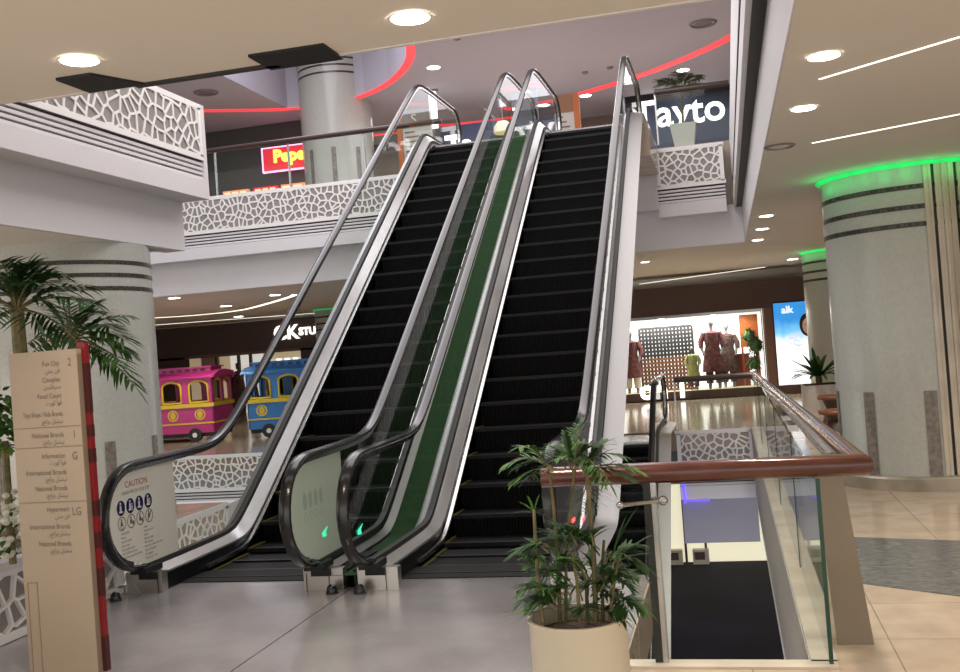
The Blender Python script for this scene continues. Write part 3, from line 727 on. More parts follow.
# ------------------------------------------------------------------ plants
def leaf(mb, a, d, L, w, droop, mi=0, n=4, nrm=None):
    """strap leaflet from a along d"""
    a = Vector(a); d = Vector(d).normalized(); up = Vector((0, 0, 1)); s = d.cross(up)
    if s.length < .05: s = Vector((1, 0, 0))
    s.normalize()
    if nrm is not None: s = (s + Vector(nrm) * .5).normalized()
    vs = []
    for i in range(n + 1):
        q = i / n; p = a + d * (L * q) + Vector((0, 0, -droop * L * q * q)); ww = w * (sin(pi * min(1, .12 + q * .88)) ** .7 if q < 1 else 0) / 2
        vs += [p + s * ww, p - s * ww]
    mb.add(vs, [(2 * i, 2 * i + 1, 2 * i + 3, 2 * i + 2) for i in range(n)], mi)
def frond(base, d, L, arch, n, ll, lw, rnd, droop=.25, r=.006, start=.2):
    """pinnate frond: bent rib with leaflets both sides"""
    mb = MB(); base = Vector(base); d = Vector(d).normalized(); pts = []
    for i in range(9):
        q = i / 8; pts.append(base + d * (L * q) + Vector((0, 0, -arch * L * q * q)))
    mb.tube(pts, r, 5, 1, r * .35)
    for i in range(n):
        q = start + (1 - start) * (i + .5) / n; k = min(7, int(q * 8)); fr = q * 8 - k
        p = pts[k].lerp(pts[k + 1], fr); tg = (pts[k + 1] - pts[k]).normalized(); s = tg.cross(Vector((0, 0, 1))); s = s.normalized() if s.length > .05 else Vector((1, 0, 0))
        l = ll * (.55 + .75 * sin(pi * min(1, .15 + q * .8))) * rnd.uniform(.85, 1.1)
        for sg in (-1, 1):
            dd = tg * rnd.uniform(.55, .8) + s * sg + Vector((0, 0, rnd.uniform(.0, .3)))
            leaf(mb, p, dd, l, lw, droop * rnd.uniform(.6, 1.5))
    leaf(mb, pts[-1], pts[-1] - pts[-2], ll * .7, lw, .2)
    return mb
rnd = random.Random(21)
# potted palm in front
PX, PY = -.652, 3.93
t = thing('potted_palm', 'slender potted palm in a round cream pot, front centre', 'plant', (PX, PY, 0))
MB().lathe([(.01, 0), (.172, 0), (.19, .02), (.192, .385), (.198, .395), (.198, .402), (.182, .402), (.178, .35), (.175, .30)], (PX, PY, 0), 48).build('pot', POT, t, smooth=True)
MB().lathe([(.0005, .345), (.09, .35), (.177, .338)], (PX, PY, 0), 24).build('soil', SOIL, t, smooth=True)
def P(px, py, Y):   # point on the plane Y seen at a pixel
    dd = f + R * ((px - 480) / F) - U * ((py - 336) / F); q = Y / dd.y; return Vector((0, 0, CH)) + dd * q
def stem(pts, r, r2=None):
    return MB().tube([P(*q) for q in pts], r, 7, 0, r2 or r * .7).build('stem', STEM, t, smooth=True)
stems = [([(543, 622, 3.86), (538, 580, 3.86), (535, 530, 3.85), (534, 510, 3.85)], .009),
         ([(560, 622, 3.95), (558, 560, 3.96), (553, 500, 3.97), (549, 470, 3.97)], .0085),
         ([(566, 622, 3.97), (566, 560, 3.97), (571, 500, 3.96), (575, 470, 3.95)], .007),
         ([(596, 622, 3.92), (594, 560, 3.92), (590, 510, 3.93), (586, 470, 3.93)], .011),
         ([(603, 622, 3.99), (602, 570, 4.0), (604, 540, 4.02)], .008),
         ([(580, 622, 3.86), (577, 580, 3.86), (572, 555, 3.85)], .008),
         ([(588, 622, 4.02), (586, 580, 4.05), (578, 560, 4.05)], .008),
         ([(610, 620, 3.9), (614, 580, 3.88), (620, 556, 3.86)], .008)]
for p_, r_ in stems: stem(p_, r_)
def fr_at(px, py, Y, dx, dz, L, arch, n=9, ll=.11, lw=.014, m=LEAF, dyy=None):
    dyy = rnd.uniform(-.5, .5) if dyy is None else dyy
    frond(P(px, py, Y), (dx, dyy, dz), L, arch, n, ll, lw, rnd, r=.0035).build('frond', [m, STEM], t)
# crown near the rail
for a in ((549, 470, 3.97, -.35, .9, .28, .5), (549, 468, 3.97, -.8, .7, .24, .6), (575, 472, 3.95, .1, 1, .24, .25), (575, 470, 3.95, .7, .65, .26, .5), (586, 472, 3.93, .9, .45, .24, .5),
          (586, 470, 3.93, .45, .9, .2, .35), (586, 472, 3.93, -.5, .8, .2, .5), (560, 470, 3.95, -.7, .25, .2, .5), (580, 466, 3.9, .35, .35, .2, .9), (566, 470, 3.96, -.2, .75, .2, .4), (590, 480, 3.93, -.2, -.2, .14, .5), (572, 470, 3.97, .2, .7, .22, .5)):
    fr_at(*a, n=12, ll=.080, lw=.0105)
    fr_at(a[0] + rnd.uniform(-8, 8), a[1] + rnd.uniform(-6, 8), a[2], a[3] + rnd.uniform(-.4, .4), a[4] + rnd.uniform(-.2, .2), a[5] * .85, a[6], n=11, ll=.075, lw=.010, m=LEAFD)
# small top on the left stem
for ax, az in ((-.7, .7), (-.3, 1), (.25, 1), (.7, .8), (.9, .35), (-.85, .2), (.8, -.2)):
    mb = MB(); leaf(mb, P(534, 512, 3.85), (ax, rnd.uniform(-.4, .4), az), .10, .013, .3); mb.build('leaf_blade', LEAF, t)
# low dense growth
for k in range(58):
    px = rnd.uniform(548, 618); py = rnd.uniform(545, 618); Y = rnd.uniform(3.80, 4.07)
    ax = (px - 583) / 40 + rnd.uniform(-.5, .5)
    fr_at(px, py, Y, ax, rnd.uniform(.5, 1.5), rnd.uniform(.11, .19), rnd.uniform(.3, .8), n=10, ll=.085, lw=.0115, m=LEAFD if rnd.random() < .7 else LEAF)
for (px, py, dx, dz, L) in ((533, 612, -1, .03, .14), (533, 612, -.7, -.25, .11), (560, 571, -1, .2, .11), (558, 568, -1, -.05, .12), (612, 560, .3, 1, .24), (600, 556, -.6, 1, .22), (618, 560, .8, .8, .2), (600, 550, -.9, .9, .25), (612, 556, .45, 1, .28)):
    mb = MB(); leaf(mb, P(px, py, 3.85), (dx, .1, dz), L, .032, .25); mb.build('leaf_blade', LEAF if dz < .5 else LEAFD, t)

# planter wall with lattice at the left, holding palms and flowers
t = thing('planter_trough', 'white lattice planter trough behind the directory sign', 'planter', (-4.5, 4.8, 0))
m = MB(); m.box(-5.0, -4.11, 2.6, 6.02, 0, .40); m.build('trough_body', LATB, t)
l = MB(); lattice(l, 3.42, .42, .10, .016, .03, lambda uu, v, e: Vector((-4.08 + e, 2.6 + uu, .01 + v)), 31); l.build('lattice_side', LATT, t)
l = MB(); lattice(l, .9, .42, .10, .016, .03, lambda uu, v, e: Vector((-4.98 + uu, 6.05 + e, .01 + v)), 32); l.build('lattice_end', LATT, t)
m = MB(); m.box(-5.02, -4.04, 2.58, 6.06, .42, .47); m.build('rim', WHITE, t)
m = MB(); m.box(-4.95, -4.15, 2.7, 5.95, .47, .50); m.build('soil', SOIL, t)
def palm(x, y, z, hs, spread, label, n=9, L=.7, seed=1, mtl=LEAF, name='palm', ll=.26, dirs=None, arch=.55, trunk=.03):
    rr = random.Random(seed); t = thing(name, label, 'plant', (x, y, z))
    MB().tube([(x, y, z), (x + .01, y, z + hs * .5), (x, y, z + hs)], trunk, 8, 0, trunk * .75).build('trunk', STEM, t, smooth=True)
    for i in range(n):
        a = 2 * pi * i / n + rr.uniform(-.3, .3); up = rr.uniform(.35, 1.5)
        d = (cos(a), sin(a), up) if not dirs else dirs[i % len(dirs)]
        frond((x, y, z + hs - .01), d, L * rr.uniform(.8, 1.1), arch * rr.uniform(.7, 1.2), 15, ll, .020, rr, droop=.3, r=.008).build('frond', [mtl, STEM], t)
    return t
pa = P(17, 312, 5.0)
palm(pa.x, pa.y, .48, pa.z - .48 + .02, .5, 'taller palm with dense drooping fronds at the left edge above the directory', n=18, L=.50, seed=3, ll=.20, mtl=LEAFD, trunk=.05, arch=.5,
     dirs=[(.9, -.2, 1.2), (.5, .4, 1.5), (-.6, .2, 1.4), (-1, -.3, .9), (.2, -.6, 1.6), (1, .3, .75), (-.3, .8, 1.4), (.75, -.5, .95), (.4, 0, 1.9), (-.9, .5, .6), (.1, .3, 1.8), (.8, .1, .4), (-.3, -.3, .3), (.5, -.4, .1), (.6, .3, 1.0), (-.7, 0, 1.7), (.9, -.1, 0), (.2, -.2, 2.2)])
pb = P(72, 340, 5.45)
palm(pb.x, pb.y, .48, pb.z - .48 + .01, .5, 'shorter palm with arching fronds between the directory and the wide column', n=16, L=.42, seed=8, ll=.19, trunk=.022, arch=.42,
     dirs=[(1, -.1, .75), (1, .3, .25), (.8, -.4, 1.1), (-.8, .2, .9), (.3, .5, 1.4), (-.4, -.3, 1.3), (1, -.3, -.05), (-1, .2, .5), (.5, .2, 1.2), (.9, .1, -.25), (.6, -.2, .4), (-.6, .1, .2), (.2, -.3, .8), (1, 0, .5), (-.3, .2, 1.0), (.7, .3, .7)])
pc = P(4, 432, 4.78); pd = P(6, 500, 4.75)
t = thing('leafy_bush', 'bushy green plant left of the directory sign', 'plant', (pc.x, pc.y, .48))
MB().tube([(pc.x, pc.y, .48), (pc.x, pc.y, pc.z - .05)], .02, 6).build('stem', STEM, t)
rr = random.Random(5)
for q in range(3):
    mb = MB()
    for k in range(90):
        a = rr.uniform(0, 2 * pi); e = rr.uniform(-.2, 1.2); rad = rr.uniform(.02, .19)
        c = Vector((pc.x, pc.y, pc.z - .10 + q * .11)) + Vector((cos(a) * cos(e), sin(a) * cos(e), sin(e))) * rad
        leaf(mb, c, (cos(a), sin(a), rr.uniform(-.4, .8)), .07, .035, .4, n=3)
    mb.build('foliage', LEAFY if q == 0 else LEAF, t)
t = thing('flower_bush', 'white flowering plant low at the left picture edge', 'plant', (pd.x, pd.y, .48))
for q in range(2):
    mb = MB()
    for k in range(60):
        a = rr.uniform(0, 2 * pi); c = Vector((pd.x, pd.y, .52 + rr.uniform(0, .36))) + Vector((cos(a), sin(a), 0)) * rr.uniform(0, .16)
        if q: mb.blob(c, .022, .022, .018, 7, 5)
        else: leaf(mb, c, (cos(a), sin(a), rr.uniform(0, 1)), .08, .03, .4, n=3)
    mb.build('blossoms' if q else 'foliage', FLOWER if q else LEAFD, t)

# right-hand white planter with spiky plant and two brown tables
t = thing('planter_box', 'square white planter beside the far right column', 'planter', (1.33, 16.8, 0))
m = MB(); m.prism([(1.10, 16.6, 0), (1.66, 16.6, 0), (1.66, 17.1, 0), (1.10, 17.1, 0)], (0, 0, .50)); m.build('box', POTW, t)
m = MB(); m.box(1.13, 1.63, 16.63, 17.07, .50, .51); m.build('soil', SOIL, t)
t = thing('spiky_plant', 'dark spiky plant growing in the square white planter', 'plant', (1.36, 16.8, .51))
MB().tube([(1.36, 16.8, .51), (1.36, 16.8, .66)], .05, 8).build('trunk', STEM, t)
rr = random.Random(9)
for k in range(44):
    a = rr.uniform(0, 2 * pi); mb = MB(); leaf(mb, (1.36, 16.8, .62), (cos(a), sin(a), rr.uniform(.3, 1.6)), rr.uniform(.5, .7), .075, rr.uniform(.1, .5), n=5); mb.build('blade', LEAFD, t)
TBL = mat('table_brown', (.20, .065, .03), .35); TBD = mat('table_dark', (.06, .025, .015), .4)
for (x, y, w, z, lb) in ((1.48, 15.6, .52, .40, 'brown wooden stool table nearest the white planter'), (1.38, 14.5, .5, .28, 'lower brown round table in front of the white planter')):
    t = thing('side_table', lb, 'table', (x, y, 0))
    MB().lathe([(.01, z - .05), (w * .5, z - .05), (w * .52, z - .02), (w * .5, z), (.01, z)], (x, y, 0), 24).build('tabletop', TBL, t, smooth=True)
    MB().lathe([(.22, 0), (.20, .05), (.14, z * .5), (.2, z - .05)], (x, y, 0), 20).build('pedestal', TBD, t, smooth=True)

# ------------------------------------------------------------------ toy train cars
def arch_side(mb, x0, x1, z0, z1, wins, y, th, mi=0):
    """panel in xz at y with round-headed openings wins=[(a, b, zsill, zspring)]"""
    xs = {x0, x1}
    for a, b, zs, zt in wins:
        for k in range(9): xs.add(a + (b - a) * k / 8)
    xs = sorted(xs)
    for i in range(len(xs) - 1):
        a, b = xs[i], xs[i + 1]; mdl = (a + b) / 2; w = next((q for q in wins if q[0] <= mdl <= q[1]), None)
        if not w: mb.prism([(a, y, z0), (b, y, z0), (b, y, z1), (a, y, z1)], (0, th, 0), mi); continue
        mb.prism([(a, y, z0), (b, y, z0), (b, y, w[2]), (a, y, w[2])], (0, th, 0), mi)
        c = (w[0] + w[1]) / 2; hw = (w[1] - w[0]) / 2
        za, zb = (w[3] + hw * .55 * sqrt(max(0, 1 - ((q - c) / hw) ** 2)) for q in (a, b))
        mb.prism([(a, y, za), (b, y, zb), (b, y, z1), (a, y, z1)], (0, th, 0), mi)
def arch_frame(mb, w, y, mi=0, r=.022):
    c = (w[0] + w[1]) / 2; hw = (w[1] - w[0]) / 2
    pts = [(w[0], y, w[2]), (w[0], y, w[3])] + [(c - hw * cos(pi * k / 8), y, w[3] + hw * .55 * sin(pi * k / 8)) for k in range(1, 8)] + [(w[1], y, w[3]), (w[1], y, w[2]), (w[0], y, w[2])]
    mb.tube(pts, r, 6, mi)
def train_car(loc, rz, label, body, slot, L=2.3, W=1.05):
    t = thing('toy_train_car', label, 'train car', loc, rz, group='toy train cars')
    hw = W / 2; lw = []
    n = 4; pw = L / n
    wins = [(-L / 2 + i * pw + .09, -L / 2 + (i + 1) * pw - .09, .80, 1.12) for i in range(n)]
    ewins = [(-hw + .10, -.06, .80, 1.16), (.06, hw - .10, .80, 1.16)]
    m = MB()
    for y in (-hw, hw - .03): arch_side(m, -L / 2, L / 2, .18, 1.30, wins, y, .03)
    b = MB(); arch_side(b, -hw, hw, .18, 1.30, ewins, 0, .03)
    for xx in (-L / 2, L / 2 - .03): m.add([(xx + q[1], q[0], q[2]) for q in b.v], b.f)
    m.build('body', body, t, local=True)
    m = MB(); m.box(-L / 2 + .1, L / 2 - .1, -hw + .1, hw - .1, .16, .24); m.box(-L / 2 + .3, L / 2 - .3, -.05, .05, .24, .7); m.build('floor_and_bench', BROWN, t, local=True)
    for y in (-hw - .004, hw + .004):
        for w in wins:
            q = MB(); arch_frame(q, w, y); q.build('window_frame', TYEL, t, local=True)
    for xx in (-L / 2 - .004, L / 2 + .004):
        for w in ewins:
            q = MB(); arch_frame(q, w, 0); q.v = [(xx, p[0], p[2]) for p in q.v]; q.build('window_frame', TYEL, t, local=True)
    m = MB(); m.box(-L / 2 - .03, L / 2 + .03, -hw - .03, hw + .03, .70, .775); m.box(-L / 2 - .012, L / 2 + .012, -hw - .012, hw + .012, .36, .39); m.build('sill_band', TYEL, t, local=True)
    m = MB(); pr = [(-hw - .08, 1.29), (-hw - .06, 1.33), (-hw * .6, 1.41), (0, 1.44), (hw * .6, 1.41), (hw + .06, 1.33), (hw + .08, 1.29)]
    m.prism([(-L / 2 - .08, a, z) for a, z in pr], (L + .16, 0, 0)); m.build('roof', body, t, local=True, smooth=True)
    m = MB(); m.box(-L / 2 + .1, L / 2 - .1, -hw * .55, hw * .55, 1.40, 1.49)
    for i in range(12): m.box(-L / 2 + .15 + i * (L - .3) / 12, -L / 2 + .15 + (i + .6) * (L - .3) / 12, -hw * .56, hw * .56, 1.425, 1.475, 1)
    m.box(-L / 2 + .06, L / 2 - .06, -hw * .62, hw * .62, 1.49, 1.52); m.build('clerestory', [body, slot], t, local=True)
    for i in range(n):
        xx = -L / 2 + (i + .5) * pw
        for y, ny in ((-hw - .006, -1), (hw + .006, 1)):
            q = MB(); q.ring((xx, y, .55), .085, .115, (0, ny, 0), 20); q.disc((xx, y * 1.002, .55), .06, (0, ny, 0), 16, ry=.075); q.build('round_emblem', TYEL, t, local=True)
    for xx in (-L * .32, L * .32):
        for y in (-hw + .02, hw - .02):
            q = MB(); q.tube([(xx, y - .05, .14), (xx, y + .05, .14)], .14, 18); q.tube([(xx, y - .06, .14), (xx, y + .06, .14)], .05, 10, 1); q.build('wheel', [TIRE, STEELD], t, local=True, smooth=True)
    m = MB(); m.box(-L / 2 + .02, L / 2 - .02, -hw + .06, hw - .06, .10, .2); m.build('chassis', TIRE, t, local=True)
    return t
train_car((-11.35, 18.85, 0), radians(6), 'pink toy train car with yellow window frames, left of the blue car', PINK, ROOFD)
train_car((-8.35, 19.15, 0), radians(10), 'blue toy train car behind the escalator handrail', BLUE, ROOFB)

# ------------------------------------------------------------------ ground floor shops
def downlight(x, y, z, r, label, group, m=LAMP):
    t = thing('ceiling_downlight', label, 'ceiling light', (x, y, z), group=group)
    MB().ring((x, y, z - .004), r, r * 1.22, (0, 0, -1), 24).build('trim_ring', CAPW, t)
    MB().disc((x, y, z - .006), r, (0, 0, -1), 24).build('lens', m, t)
    return t
# left shop
t = thing('studio_shop', 'dark brown shop front with white letters behind the toy train', 'shop', (-12, 27.5, 0))
m = MB(); m.box(-17, -7, 27.2, 27.5, 1.86, ZC - .04); fa = m.build('fascia', BROWN, t)
X_ = lambda px: P(px, 355, 27.5).x
for xa, xb in ((-17, X_(189)), (X_(305), -7)):
    m = MB(); m.box(xa, xb, 27.2, 27.5, 0, 1.85); m.build('pier', BROWN, t)
m = MB(); m.box(-17, -7, 29.2, 29.3, 0, 1.9); m.build('lit_back_wall', SHOPC, t)
m = MB(); m.box(X_(194), X_(211), 27.9, 28.0, 0, 1.85); m.build('partition', mat('partition_tan', (.5, .36, .26), .6), t)
m = MB(); m.box(X_(214), X_(246), 28.5, 28.6, 0, 1.8); m.build('lit_display', SHOPW, t)
for q in (213, 235, 247):
    m = MB(); m.box(X_(q), X_(q) + .07, 27.6, 27.7, 0, 1.85); m.build('door_post', BROWN, t)
for q, w_, z_, mm in ((219, .22, 1.35, CLOTH2), (226, .3, 1.55, CLOTH1), (240, .25, 1.2, BROWNL)):
    m = MB(); m.lathe([(w_ * .5, 0), (w_ * .7, z_ * .4), (w_ * .5, z_ * .7), (w_ * .65, z_ * .82), (.02, z_ * .86), (.07, z_ * .9), (.07, z_), (.01, z_ + .02)], (X_(q), 28.2, 0), 12); m.build('clothes_rail', mm, t)
for q in range(6):
    x0 = X_(252 + q * 8.5); m = MB(); m.box(x0, x0 + .55, 28.3, 28.5, .3, 1.15); m.box(x0, x0 + .55, 28.3, 28.5, 1.2, 1.22); m.build('display_rack', BROWNL if q % 2 else mat('rack_tan', (.35, .2, .12), .6), t)
    m = MB(); m.box(x0 + .05, x0 + .5, 28.45, 28.5, 1.3, 1.6); m.build('lit_shelf', SHOPW, t)
m = MB(); m.box(-17, -7, 27.2, 27.5, 1.78, 1.86); m.build('lintel', BROWNL, t)
# lettering on the fascia
text('shop_lettering', 'CK', .58, LETTER, tuple(P(274, 340, 27.17)), (1, 0, 0), (0, 0, 1), fa, bold=.012, depth=.02)
text('shop_lettering', 'STUDIO', .30, LETTER, tuple(P(299, 335, 27.17)), (1, 0, 0), (0, 0, 1), fa, bold=.012, depth=.02)
SHOP0 = set(bpy.data.objects.keys())
# right clothes shop
t = thing('clothing_shop', 'brightly lit clothes shop window with mannequins beyond the far railing', 'shop', (-.8, 28.6, 0))
m = MB(); m.box(-3.4, 3.4, 28.3, 28.6, 1.98, ZC - .02); m.build('fascia', BROWN, t)
m = MB(); m.box(-3.4, 1.02, 28.2, 28.7, -.372, -.34); m.box(-3.4, 3.4, 28.2, 28.32, -.372, -.13); m.build('base_ledge', BROWN, t)
m = MB(); m.box(-3.4, .95, 28.32, 29.4, -.37, -.131); m.build('display_floor', SHOPC, t)
m = MB(); m.box(1.0, 1.22, 28.25, 28.6, -.372, 1.98); m.build('pier', BROWNL, t)
m = MB(); m.box(-3.4, 1.2, 28.6, 29.5, 2.0, 2.05); m.build('roof_slab', BROWN, t)
m = MB(); m.box(.92, .95, 28.3, 28.34, -.2, 1.98); m.box(-3.4, .92, 28.3, 28.34, 1.90, 1.98); m.build('window_frame', STEELB, t)
m = MB(); m.box(-3.4, 1.0, 29.38, 29.45, -.37, 2.0); m.build('lit_back_wall', mat('shop_bright', (.9, .9, .88), .5, emit=(1, .97, .93), es=1.1), t)
m = MB(); m.box(-3.4, .92, 28.31, 28.33, -.2, 1.9); m.build('window_pane', GLASSF, t)
for xx in (-1.75, -.35):
    m = MB(); m.disc((xx, 28.45, 1.88), .09, (0, -1, 0), 16); m.tube([(xx, 28.5, 1.97), (xx, 28.47, 1.9)], .04, 8); m.build('spot_lamp', LAMP, t)
tx = text('shop_lettering', 'on', .72, LETTER, (-2.45, 28.12, -.27), (1, 0, 0), (0, 0, 1), t, bold=.03, depth=.04)
text('shop_lettering', 'i', .70, LETTER, (-1.38, 28.12, -.27), (1, 0, 0), (0, 0, 1), t, bold=.03, depth=.04)
# perforated screen
m = MB(); SX0, SX1, SZ0, SZ1 = -2.42, -.95, .10, 1.66; nx, nz = 15, 16
for i in range(nx + 1): m.box(SX0 + (SX1 - SX0) * i / nx - .034, SX0 + (SX1 - SX0) * i / nx + .034, 28.9, 28.94, -.2, SZ1)
for j in range(nz + 1):
    z = SZ0 - .2 + (SZ1 - SZ0 + .2) * j / nz; m.box(SX0, SX1, 28.895, 28.945, z - .033, z + .033, 0 if j > 8 else 1)
tag(m.build('perforated_screen', [mat('screen_dark', (.03, .028, .03), .5), mat('screen_brown', (.22, .09, .045), .5)]), 'dark perforated screen with square white holes inside the clothes shop window', 'screen')
def figure(x, y, z, h, label, top, skirt, pose=0, name='mannequin', legs=True):
    """standing shop mannequin with dress, sleeves, legs and head"""
    t = thing(name, label, 'mannequin', (x, y, z)); s = h / 1.75
    b = MB()
    b.tube([(x, y, z + 1.36 * s), (x, y, z + 1.52 * s)], .045 * s, 8); b.blob((x, y - .01 * s, z + 1.62 * s), .075 * s, .09 * s, .115 * s, 12, 8)
    for q in (-1, 1):
        b.tube([(x + q * .10 * s, y, z + .85 * s), (x + q * .11 * s, y, z + .45 * s), (x + q * .115 * s, y, z + .05 * s)], .075 * s, 8, 0, .04 * s)
        b.blob((x + q * .115 * s, y - .05 * s, z + .04 * s), .04 * s, .11 * s, .04 * s, 8, 6)
        ex = .30 if pose == 0 else .24
        b.tube([(x + q * .18 * s, y, z + 1.34 * s), (x + q * ex * s, y - .02 * s, z + 1.10 * s), (x + q * .22 * s, y - .12 * s, z + .90 * s)], .048 * s, 8, 0, .03 * s)
        b.blob((x + q * .21 * s, y - .14 * s, z + .86 * s), .03 * s, .035 * s, .05 * s, 8, 6)
    b.build('figure_body', SKIN, t, smooth=True)
    d = MB(); v0 = len(d.v)
    prof = [(.10, 1.42), (.19, 1.37), (.20, 1.25), (.165, 1.05), (.21, .88), (.25, .62), (.27, .42)]
    d.lathe([(r_ * s, z_ * s) for r_, z_ in prof], (0, 0, 0), 20); d.v = [(x + p[0], y + p[1] * .62, z + p[2]) for p in d.v]
    for q in (-1, 1): d.tube([(x + q * .17 * s, y, z + 1.37 * s), (x + q * .27 * s, y - .01, z + 1.16 * s), (x + q * .265 * s, y - .06 * s, z + 1.02 * s)], .075 * s, 9, 0, .06 * s)
    d.build('dress', top, t, smooth=True)
    e = MB()
    for q in (-1, 1): e.tube([(x + q * .10 * s, y, z + .6 * s), (x + q * .115 * s, y, z + .14 * s)], .10 * s, 10, 0, .085 * s)
    e.build('trousers', skirt, t, smooth=True)
    return t
figure(-.42, 28.58, -.13, 1.98, 'adult mannequin in a dark maroon and brown outfit, centre of the clothes shop window', CLOTH1, CLOTH2)
figure(-.02, 28.95, -.13, 1.84, 'adult mannequin in a dark brown outfit just behind the maroon one', CLOTH2, CLOTH2, 1)
figure(-.98, 28.6, -.13, 1.22, 'small child mannequin in a green and orange outfit in the shop window', CLOTH3, CLOTH1, 1)
figure(-2.66, 28.6, -.13, 1.84, 'mannequin in a red and cream outfit at the left end of the shop window', CLOTH1, CREAM, 1)
t = thing('orange_screen', 'orange display panel standing at the right end of the shop window', 'screen', (.55, 29.1, -.2)); 
m = MB(); m.box(.35, .85, 29.1, 29.16, .95, 1.85); m.build('board', ORANGE, t)
m = MB(); m.box(.36, .42, 29.1, 29.16, -.2, .95); m.box(.78, .84, 29.1, 29.16, -.2, .95); m.build('leg', ORANGE, t)
t = thing('display_tree', 'small topiary tree at the right end of the shop window', 'plant', (.72, 28.6, -.2)); rr = random.Random(12)
MB().tube([(.72, 28.6, -.2), (.75, 28.6, .7), (.68, 28.6, 1.2)], .03, 6).build('trunk', BROWNL, t)
for c, rad in (((.58, 28.6, 1.25), .2), ((.74, 28.6, 1.0), .22), ((.66, 28.6, .5), .2)):
    mb = MB(); mb.blob(c, rad * .8, rad * .8, rad * .75, 12, 8); nb_ = len(mb.v); mb.v = [(p[0] + rr.uniform(-.03, .03), p[1], p[2] + rr.uniform(-.03, .03)) for p in mb.v]
    for k in range(120):
        a = rr.uniform(0, 2 * pi); e = rr.uniform(-1.4, 1.4); q = Vector(c) + Vector((cos(a) * cos(e), sin(a) * cos(e), sin(e))) * rad * rr.uniform(.4, 1)
        leaf(mb, q, (cos(a) * .6, -.3, rr.uniform(-1, 1)), .11, .06, .1, n=3)
    mb.build('foliage', LEAF, t)
t = thing('display_cabinet', 'low dark red cabinet behind the mannequins in the shop window', 'cabinet', (.3, 29.2, -.2))
m = MB(); m.box(.05, .55, 29.15, 29.35, -.2, .72); m.build('case', mat('cabinet_red', (.3, .04, .04), .5), t); m = MB(); m.box(.02, .58, 29.12, 29.36, .72, .77); m.build('top', BROWNL, t)
# light box poster
t = thing('lightbox_poster', 'tall blue and white lit poster beside the clothes shop', 'poster', (1.75, 28.4, 0))
def poster_mat():
    m = bpy.data.materials.new('poster_print'); m.use_nodes = True; b = bsdf(m)
    tc = nd(m, 'ShaderNodeTexCoord'); sp = nd(m, 'ShaderNodeSeparateXYZ'); lk(m, tc.outputs['Generated'], sp.inputs[0])
    n = nd(m, 'ShaderNodeTexNoise'); n.inputs['Scale'].default_value = 3.2; n.inputs['Detail'].default_value = 6; lk(m, tc.outputs['Generated'], n.inputs['Vector'])
    ad = nd(m, 'ShaderNodeMath', operation='MULTIPLY_ADD'); ad.inputs[1].default_value = .32; lk(m, n.outputs['Fac'], ad.inputs[0]); lk(m, sp.outputs['Z'], ad.inputs[2])
    r = nd(m, 'ShaderNodeValToRGB'); e = r.color_ramp.elements
    e[0].position = .70; e[0].color = (.85, .88, .92, 1); e[1].position = 1.05; e[1].color = (.03, .25, .66, 1); q = e.new(.83); q.color = (.16, .50, .86, 1)
    lk(m, ad.outputs[0], r.inputs[0]); lk(m, r.outputs[0], b.inputs['Base Color']); lk(m, r.outputs[0], b.inputs['Emission Color']); b.inputs['Emission Strength'].default_value = 1.0
    return m
m = MB(); m.box(1.22, 2.36, 28.3, 28.4, -.33, 2.12); fr_ = m.build('frame', BROWN, t)
m = MB(); m.box(1.26, 2.32, 28.28, 28.3, -.29, 2.08); pp = m.build('print', poster_mat(), t)
text('poster_lettering', 'alk', .27, mat('poster_white', (.9, .9, .9), .5, emit=(1, 1, 1), es=1.0), (1.46, 28.27, 1.80), (1, 0, 0), (0, 0, 1), pp, bold=.004)
m = MB(); m.disc((2.10, 28.275, 1.45), .20, (0, -1, 0), 24, ry=.31); m.disc((2.12, 28.272, 1.42), .145, (0, -1, 0), 20, 1, ry=.22); m.disc((2.05, 28.27, 1.46), .022, (0, -1, 0), 10, 0, ry=.012); m.disc((2.11, 28.27, 1.31), .03, (0, -1, 0), 10, 2, ry=.012)
m.build('portrait', [mat('hair_dark', (.03, .012, .012), .6), mat('face_tone', (.55, .33, .26), .6, emit=(.6, .35, .28), es=.3), REDTXT], pp)
m = MB()
for a in range(7):
    m.ring((1.75 + .2 * cos(a * 2.4) * (a / 6 + .3), 28.274, .98 + .18 * sin(a * 2.4) * (a / 6 + .3)), .07, .085, (0, -1, 0), 14)
m.build('flower_print', mat('print_blue', (.35, .5, .72), .5, emit=(.35, .5, .72), es=.5), pp)

# the shop stands 22.6 m away: the block above is laid out at 28 m and brought to its true distance and size
KS = .80
for o in [q for q in bpy.data.objects if q.name not in SHOP0]:
    if o.parent is None:
        o.location = (o.location.x * KS, o.location.y * KS, CH + (o.location.z - CH) * KS); o.scale = (KS, KS, KS)
m = MB(); m.box(1.9, 6, 22.6, 22.8, 0, 2.46); struct('wall_shop_side', m, BROWN)
